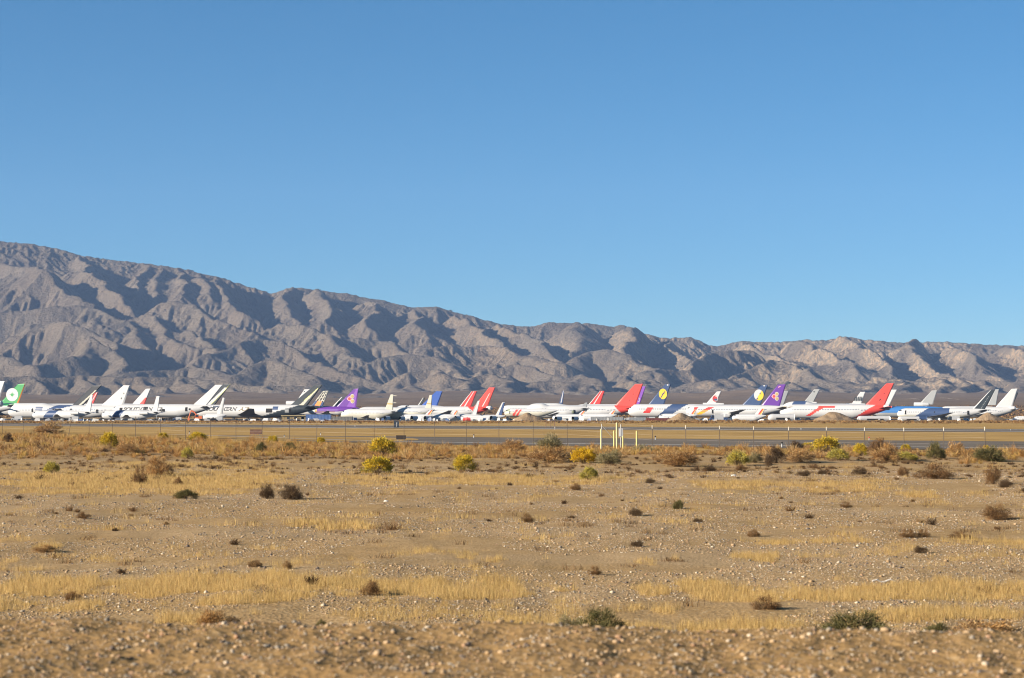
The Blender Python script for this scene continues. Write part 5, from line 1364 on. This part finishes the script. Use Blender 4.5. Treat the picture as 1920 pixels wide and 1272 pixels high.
# gate posts and meter box
YP = mat('bollard_yellow', (0.66, 0.52, 0.17), .55, noise=(2.5, .5, (.55, .45, .22))); PY = mat('post_cream', (0.62, 0.50, 0.24), .7, noise=(2, .5, (.5, .42, .25)))
def bollard(px, pt, pb, rpx, m, label):
    D = 186.0; X = (px - 960) / F * D; zt = H - (pt - YH) / F * D; r_ = rpx / F * D
    r = empty('bollard', (X, D, 0)); tag(r, label, 'bollard', 'yellow posts round the meter box')
    zg = float(zground(X, D)); b = MB(); b.tube((0, 0, zg - .1), (0, 0, zt), r_, r_, 14); b.build('pipe', m, r)
    b = MB(); b.tube((0, 0, zt), (0, 0, zt + .05), r_, r_ * .4, 14); b.build('cap', m, r)
bollard(1126.5, 805.5, 838, 1.2, PY, 'pale yellow post, leftmost, beside a braced steel pole')
bollard(1151, 808.5, 840, 1.25, YP, 'short yellow post just left of the tallest yellow post')
bollard(1156.3, 793.5, 841, 1.7, PY, 'tallest yellow post in the middle of the group')
bollard(1168, 818.5, 838, 1.2, YP, 'short yellow post under the grey meter box')
bollard(1193.5, 809, 839, 1.5, YP, 'rightmost yellow post standing alone')
D = 187.5; r = empty('brace_post', ((1128 - 960) / F * D, D, 0)); tag(r, 'thin steel fence pole with a diagonal brace, beside the leftmost yellow post', 'fence post')
b = MB(); b.tube((0, 0, 0), (0, 0, H - (795 - YH) / F * D), .04, .04, 8); b.build('pole', mat('grey_pipe', (0.42, 0.41, 0.38), .5, .4), r)
b = MB(); b.tube((0, 0, H - (798 - YH) / F * D), (20 / F * D, 0, H - (820 - YH) / F * D), .025, .025, 6); b.build('brace', mat('grey_pipe', (0, 0, 0)), r)
D = 187; r = empty('meter_box', ((1164 - 960) / F * D, D, 0)); tag(r, 'grey electrical meter box on a pipe between the yellow posts', 'meter box')
b = MB(); b.box(-.18, .18, -.12, .12, H - (819 - YH) / F * D, H - (803.5 - YH) / F * D); bx = b.build('cabinet', mat('box_grey', (0.46, 0.47, 0.47), .5, .2), r)
b = MB(); b.box(-.15, .03, -.135, -.122, H - (818 - YH) / F * D, H - (804.5 - YH) / F * D); b.build('cabinet_door', mat('door_grey', (0.58, 0.59, 0.59), .5, .2), bx)
b = MB(); b.tube((0, .05, 0), (0, .05, H - (796 - YH) / F * D), .045, .045, 8); b.build('pipe', mat('grey_pipe', (0, 0, 0)), r)

# airfield signs, marker lights, bins
def sign(px0, px1, pt, pb, D, m, label, legs=3):
    x0, x1 = (px0 - 960) / F * D, (px1 - 960) / F * D; z1, z0 = H - (pt - YH) / F * D, H - (pb - YH) / F * D
    g = float(zground((x0 + x1) / 2, D)); w_ = x1 - x0
    r = empty('airfield_sign', ((x0 + x1) / 2, D, g)); tag(r, label, 'airfield sign'); z0 = max(z0, g + .12)
    b = MB(); b.box(-w_ / 2, w_ / 2, 0, .25, z0 - g, z1 - g); b.box(-w_ / 2 - .03, w_ / 2 + .03, -.03, .28, z1 - g, z1 - g + .06); b.build('panel', m, r)
    for k in range(legs):
        b = MB(); x = -w_ / 2 + w_ * (k + .5) / legs; b.box(x - .05, x + .05, .08, .16, 0, z0 - g); b.build('leg', P('bare'), r)
sign(469, 491, 806.2, 814.5, 330, mat('sign_back_rust', (0.17, 0.085, 0.055), .8, noise=(1.8, .8, (.07, .045, .035))), 'rusty brown back of a long airfield sign in the left-hand grass strip')
sign(743, 761, 817.5, 824, 256, mat('sign_back_black', (0.03, 0.022, 0.018), .8), 'black back of an airfield sign behind the large olive-yellow bush')
D = 500; r = empty('storage_bin', ((743.2 - 960) / F * D, D, 0)); tag(r, 'dark square cabinet with a pale stripe standing beside the runway', 'cabinet')
w_ = 9.6 / F * D; b = MB(); b.box(-w_ / 2, w_ / 2, 0, .9, .1, H - (789.5 - YH) / F * D); b.box(-w_ / 2 - .04, w_ / 2 + .04, -.04, .94, H - (789.5 - YH) / F * D, H - (788.9 - YH) / F * D); b.build('cabinet', mat('bin_dark', (0.025, 0.035, 0.05), .5), r)
b = MB(); b.box(.02, .12, -.03, -.002, .25, 1.25); b.box(.12, .2, -.03, -.002, .9, 1.3); b.build('stripe', P('white'), r)
b = MB(); b.box(-w_ / 2 + .02, w_ / 2 - .02, .1, .8, .0, .1); b.build('base', P('grey'), r)
def marker(px, pt, pb, D, key, label):
    X = (px - 960) / F * D; zt = H - (pt - YH) / F * D; g = float(zground(X, D)); r = empty('marker_light', (X, D, g)); tag(r, label, 'runway marker', 'small markers along the taxiway and runway')
    h = max(zt - g, .25)
    b = MB(); b.tube((0, 0, -.02), (0, 0, h * .75), .06, .04, 8); b.build('stake', P('white' if key == 'hole' else 'bare'), r)
    b = MB(); b.tube((0, 0, h * .7), (0, 0, h), .11, .07, 8); b.build('lamp', P(key), r)
for a in ((1465.5, 828.5, 837, 208, 'hole', 'black-topped white marker at the near edge of the taxiway right of centre'), (533.5, 821.5, 826, 275, 'hole', 'dark-topped marker on the near taxiway, left half'), (888.5, 814.5, 818, 290, 'hole', 'small dark marker in the mown strip left of centre'),
          (1228.5, 817.5, 821, 268, 'hole', 'small dark marker in the mown strip right of the yellow posts'), (1629, 819.5, 823.5, 262, 'red', 'small red marker in the mown strip on the right'), (601.5, 811.5, 815, 330, 'hole', 'small dark marker in the mown strip, left half, near a fence post'),
          (355.5, 809, 812, 350, 'hole', 'tiny dark marker in the mown strip at far left'), (666, 798, 801.5, 520, 'white', 'tiny white marker on the runway, left half'), (1501.5, 803.5, 808, 430, 'white', 'white marker post on the runway right of centre'), (1040.5, 800.5, 805, 445, 'white', 'white marker post on the runway below the leftmost dirt pile'),
          (1894, 805.5, 808.5, 420, 'white', 'white marker at the runway near the right border')):
    marker(*a)
D = 480; r = empty('gate_frame', ((1031.5 - 960) / F * D, D, 0)); tag(r, 'rusty three-post frame with a crossbar beside the runway', 'frame')
for k, px in enumerate((1023.5, 1031.5, 1039.5)):
    b = MB(); x = (px - 1031.5) / F * D; b.tube((x, 0, 0), (x, 0, H - (785.5 - YH) / F * D), .05, .05, 6); b.build('post', mat('rust_pipe', (0.16, 0.075, 0.05), .8), r)
b = MB(); z = H - (793.6 - YH) / F * D; b.tube((-.95, 0, z), (.95, 0, z), .035, .035, 6); b.build('crossbar', mat('rust_pipe', (0, 0, 0)), r)

# white rags and stones that catch the eye on the gravel
for px, py, wpx, lb in ((1655, 1097, 44, 'bleached white driftwood-like branch in the straw grass on the right'), (724, 940, 10, 'pale flat rock alone on the open gravel'), (1375, 895, 12, 'white rock pair on the right-hand gravel'), (1448, 1174 - 0, 0, '')):
    if not wpx: continue
    D = H * F / (py - YH); X = (px - 960) / F * D; w_ = wpx / F * D
    g = float(zground(X, D)); b = MB()
    if wpx > 20:
        for k in range(5): b.tube((-w_ / 2 + k * w_ / 5, .02 * k, .03 + .03 * math.sin(k * 2)), (-w_ / 2 + (k + 1.1) * w_ / 5, .02 * (k + 1), .03 + .03 * math.sin(k * 2 + 2)), .018, .013, 7)
        nm, ct = 'dead_branch', 'branch'
    else:
        v = ICO_V * np.array([w_ * .5, w_ * .35, w_ * .22]) * rng.uniform(.8, 1.15, (12, 1)); b.add(v + [0, 0, w_ * .1], [tuple(f) for f in ICO_F]); nm, ct = 'rock', 'rock'
    tag(b.build(nm, mat('bleached', (0.66, 0.62, 0.55), .8), None, False, (X, D, g)), lb, ct)
# ---------------------------------------------------------------- air
hz = MB(); hz.box(-6500, 6500, -700, 9600, -40, 1000)
hm = bpy.data.materials.new('haze_air'); hm.use_nodes = True
_t = hm.node_tree
for n_ in list(_t.nodes):
    if n_.type == 'BSDF_PRINCIPLED': _t.nodes.remove(n_)
_pv = _t.nodes.new('ShaderNodeVolumePrincipled')
_pv.inputs['Color'].default_value = (0.40, 0.60, 1.0, 1)
_pv.inputs['Density'].default_value = 0.000036
_pv.inputs['Anisotropy'].default_value = 0.0
_t.links.new(_pv.outputs[0], _t.nodes['Material Output'].inputs['Volume'])
haze = hz.build('haze', hm)
tag(haze, kind='stuff')
